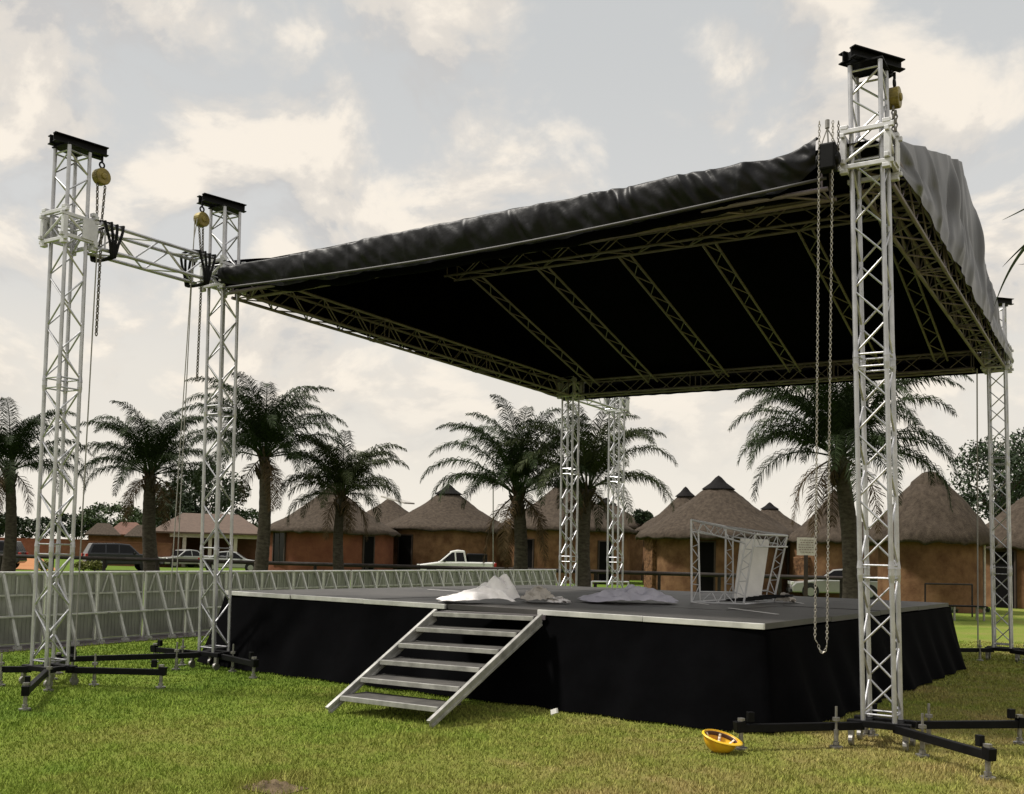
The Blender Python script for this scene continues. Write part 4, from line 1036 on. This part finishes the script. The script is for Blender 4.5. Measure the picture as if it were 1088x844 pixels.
# ------------------------------------------------------------------ broadleaf trees and shrubs
def tree(px, D, y_top, rx, label, m_, seed, group=None, n=70, lf=.30, ybot=None, nl=46, name='broadleaf_tree', gap=.0):
    r = random.Random(seed); base = gnd(px, D); H = zat(px, y_top, D); Rx = rx * D / F
    t = thing(name, label, 'tree' if 'tree' in name else 'shrub', base, group)
    zb = .30 * H if ybot is None else zat(px, ybot, D)
    zb = max(zb, .1); cz = (H + zb) / 2; hz_ = (H - zb) / 2
    cl = []
    for i in range(n):
        while True:
            p = Vector((r.uniform(-1, 1), r.uniform(-1, 1), r.uniform(-1, 1)))
            if .25 < p.length < 1: break
        q = p.normalized() * (p.length ** .5); cl.append(base + Vector((q.x * Rx * .86, q.y * Rx * .86, cz + q.z * hz_ * .86)))
    b = MB(); tk = base + Vector((0, 0, zb + hz_ * .35)); rr = max(.05, H * .022)
    b.skin([base, base.lerp(tk, .5) + Vector((rr, 0, 0)), tk], [rr * 1.4, rr, rr * .7], 8)
    for c in cl[:14]: b.skin([tk - Vector((0, 0, hz_ * .3)), tk.lerp(c, .5) + Vector((0, 0, .1 * hz_)), c], [rr * .5, rr * .3, rr * .08], 5)
    b.build('trunk', WOOD, t)
    v = []; f = []
    for c in cl:
        cr = r.uniform(.16, .30) * min(Rx, hz_ * 1.3) + .1
        for k in range(nl):
            d = Vector((r.gauss(0, 1), r.gauss(0, 1), r.gauss(0, .75))); d = d.normalized() * cr * r.random() ** .4; p = c + d
            a = Vector((r.gauss(0, 1), r.gauss(0, 1), r.gauss(0, 1))).normalized(); e = a.orthogonal().normalized(); s = lf * r.uniform(.5, 1.2)
            o = len(v); v += [p - a * s * .5, p + e * s * .22, p + a * s * .5, p - e * s * .22]; f.append((o, o + 1, o + 2, o + 3))
    b = MB(); b.v = [tuple(x) for x in v]; b.f = f; b.build('crown', m_, t); return t
tree(212, 96, 492, 47, 'big dark rounded tree behind the carport house', LEAF_D, 51, lf=.42, n=110, ybot=566)
tree(183, 93, 524, 30, 'dark tree behind the tall shaggy palm at left', LEAF_D, 52, lf=.4, n=60, ybot=570)
tree(118, 150, 534, 38, 'wide rounded tree on the skyline left of the shaggy palm', LEAF_M, 53, lf=.55, n=80, ybot=572)
tree(80, 150, 545, 30, 'low tree on the skyline right of the far left tower', LEAF_D, 54, lf=.55, n=60, ybot=572)
tree(30, 145, 548, 34, 'low dark tree on the skyline left of the far left tower', LEAF_D, 55, lf=.55, n=60, ybot=572)
tree(-15, 140, 540, 30, 'dark tree at the left edge skyline', LEAF_D, 56, lf=.55, n=60, ybot=572)
tree(262, 100, 541, 24, 'pale green tree between carport roof and tall palm', LEAF_M, 57, lf=.4, n=50, ybot=572)
tree(160, 140, 545, 26, 'tree behind the orange roof at left', LEAF_M, 58, lf=.5, n=50, ybot=572)
tree(683, 75, 541, 11, 'small dark bush top showing between the two thatched roofs', LEAF_D, 59, lf=.3, n=30, ybot=560)
tree(1062, 58, 458, 50, 'spreading dark tree behind the right rear tower', LEAF_D, 60, lf=.28, n=120, ybot=560, nl=40)
tree(1098, 60, 448, 38, 'dark tree at the right edge behind the thatched hut', LEAF_D, 61, lf=.28, n=110, ybot=560)
for i, (px, lab) in enumerate(((46, 'yellow-green shrub left of the far left tower base'), (88, 'yellow-green shrub below the brown wall, left one'), (100, 'yellow-green shrub below the brown wall, nearest the SUV'))):
    tree(px, 56, 597, 9, lab, LEAF_Y, 70 + i, 'yellow-green shrubs by the rail fence', n=22, lf=.16, ybot=605, nl=30, name='shrub')
hedge_px = [(952, 38.5), (966, 36.5), (1008, 36.4), (1022, 36.8), (1040, 37.5)]
for i, (px, D) in enumerate(hedge_px):
    p = gnd(px, D)
    tree(px, D, 648 if i else 640, 11, 'low dark shrub by the near round hut, ' + ['hidden behind the nearest tower', 'against the stage corner', 'below the cracked wall', 'right below the cracked wall', 'at the corner of the hut'][i], LEAF_D, 80 + i, 'dark shrubs round the near hut', n=18, lf=.12, ybot=656, nl=40, name='shrub')

# ------------------------------------------------------------------ small furniture
sg = gnd(856, 40); s_ = thing('sign_post', 'weathered white notice board on a brown post left of the big palm', 'sign', sg)
rz = facing(sg); z0, z1 = zat(856, 590, 40), zat(856, 571.5, 40)
Ms = Matrix.Translation(sg) @ Matrix.Rotation(rz, 4, 'Z')
MB().box((0, 0, z0 / 2), (.16, .12, z0)).xf(Ms).build('post', FRAME_W, s_)
bd_ = MB().box((0, .03, (z0 + z1) / 2), (.70, .05, z1 - z0 + .02)).xf(Ms).build('board', SIGNW, s_)
b = MB(); r8 = random.Random(8)
for i in range(6):
    x = -.28
    while x < .24:
        w = r8.uniform(.03, .11); b.box((x + w / 2, .058, z1 - .09 - i * .095), (w, .006, .026)); x += w + .03
b.xf(Ms).build('worn_lettering', SIGNT, bd_)
# bench and hoop rail on the grass at right
bc = gnd(1026, 31.5); bn = thing('garden_bench', 'low black slatted bench on the grass behind the stage corner', 'bench', bc)
Mb = Matrix.Translation(bc) @ Matrix.Rotation(va + .1, 4, 'Z')
b = MB()
for i in range(5): b.box((0, -.20 + i * .10, .44), (1.15, .08, .04))
b.xf(Mb).build('seat', BLK, bn)
for sx in (-.48, .48):
    b = MB()
    for sy in (-.2, .2): b.box((sx, sy, .21), (.05, .05, .42))
    b.box((sx, 0, .39), (.045, .36, .05)); b.xf(Mb).build('leg', ZINC, bn)
p0, p1 = gnd(983, 33), gnd(1033, 33.6); hp_ = thing('hoop_rail', 'thin dark hoop rail in front of the near round hut', 'rail', (p0 + p1) / 2)
z = Vector((0, 0, zat(1005, 621, 33)))
MB().path([p0, p0 + z, p1 + z, p1], .028, 8).build('hoop', RAIL, hp_)
tag(MB().tube(gnd(524, 54), at(524, 465, 54), .03, 8).build('flag_mast', ZINC), 'thin grey mast between the palm and the peaked thatched hut', 'mast')
dp = gnd(1046, 37.2); tag(MB().tube(dp, dp + Vector((0, 0, 2.6)), .05, 8).build('downpipe', TIN), 'pale downpipe at the right side of the near round hut', 'pipe')
b = MB(); pz = onz(707, 664, 0)
lb = gnd(670, 31); tag(MB().lathe(lb, [(.02, 0), (.12, 0), (.14, .32), (.10, .34), (.02, .34)], 16).build('small_bin', CREAM), 'small pale tub behind the rear edge of the stage', 'tub')

# ------------------------------------------------------------------ grass blades on the near lawn
def grass(nB=330000):
    r = np.random.default_rng(4)
    D = np.exp(r.uniform(np.log(5.5), np.log(23), nB)); lat = r.uniform(-.62, .62, nB)
    fx, fy = FW.x, FW.y; nn = math.hypot(fx, fy); fx /= nn; fy /= nn
    x = fx * D + fy * lat * D; y = fy * D - fx * lat * D
    rel_x, rel_y = x - FR.x, y - FR.y
    a = rel_x * UX.x + rel_y * UX.y + SW; b_ = rel_x * UY.x + rel_y * UY.y
    keep = ~((a > -.1) & (a < SW + .1) & (b_ > -.1) & (b_ < SD + .1)) & (x > -15.2 - (y - 6) * .07 + .45)
    x, y, D = x[keep], y[keep], D[keep]; n = len(x)
    clump = .6 + .5 * np.sin(x * 1.7 + np.sin(y * 2.3)) * np.sin(y * 1.9 + np.sin(x * 1.1)) + r.uniform(-.25, .25, n)
    h = (.010 + .016 * r.random(n) + .014 * np.clip(clump, 0, 1.3)); w = (.0030 + .0035 * r.random(n)) * np.clip(D / 8, 1, 2.3)
    for px_, py_, hh_, ss_ in ((268, 834, .055, .22), (300, 828, .045, .25), (455, 788, .02, .3), (150, 752, .02, .35), (1010, 822, .02, .3), (640, 806, .018, .4)):
        q_ = onz(px_, py_, 0); h = h + hh_ * np.exp(-((x - q_.x) ** 2 + (y - q_.y) ** 2) / ss_ ** 2) * r.uniform(.4, 1.2, n)
    an = r.uniform(0, 2 * np.pi, n); ln = r.uniform(.1, 1.0, n) * h; la = r.uniform(0, 2 * np.pi, n)
    v = np.empty((n, 3, 3)); z0 = np.full(n, -.002)
    v[:, 0] = np.stack([x - np.cos(an) * w, y - np.sin(an) * w, z0], 1); v[:, 1] = np.stack([x + np.cos(an) * w, y + np.sin(an) * w, z0], 1)
    v[:, 2] = np.stack([x + np.cos(la) * ln, y + np.sin(la) * ln, h], 1)
    me = bpy.data.meshes.new('grass'); me.vertices.add(n * 3); me.vertices.foreach_set('co', v.ravel())
    me.loops.add(n * 3); me.loops.foreach_set('vertex_index', np.arange(n * 3, dtype=np.int32))
    me.polygons.add(n); me.polygons.foreach_set('loop_start', np.arange(0, n * 3, 3, dtype=np.int32)); me.polygons.foreach_set('loop_total', np.full(n, 3, dtype=np.int32))
    me.materials.append(M_GRASS); me.update(calc_edges=True); me.validate()
    o = bpy.data.objects.new('grass', me); col.objects.link(o); tag(o, 'short patchy green and brown lawn grass', 'grass', None, 'stuff')
grass()
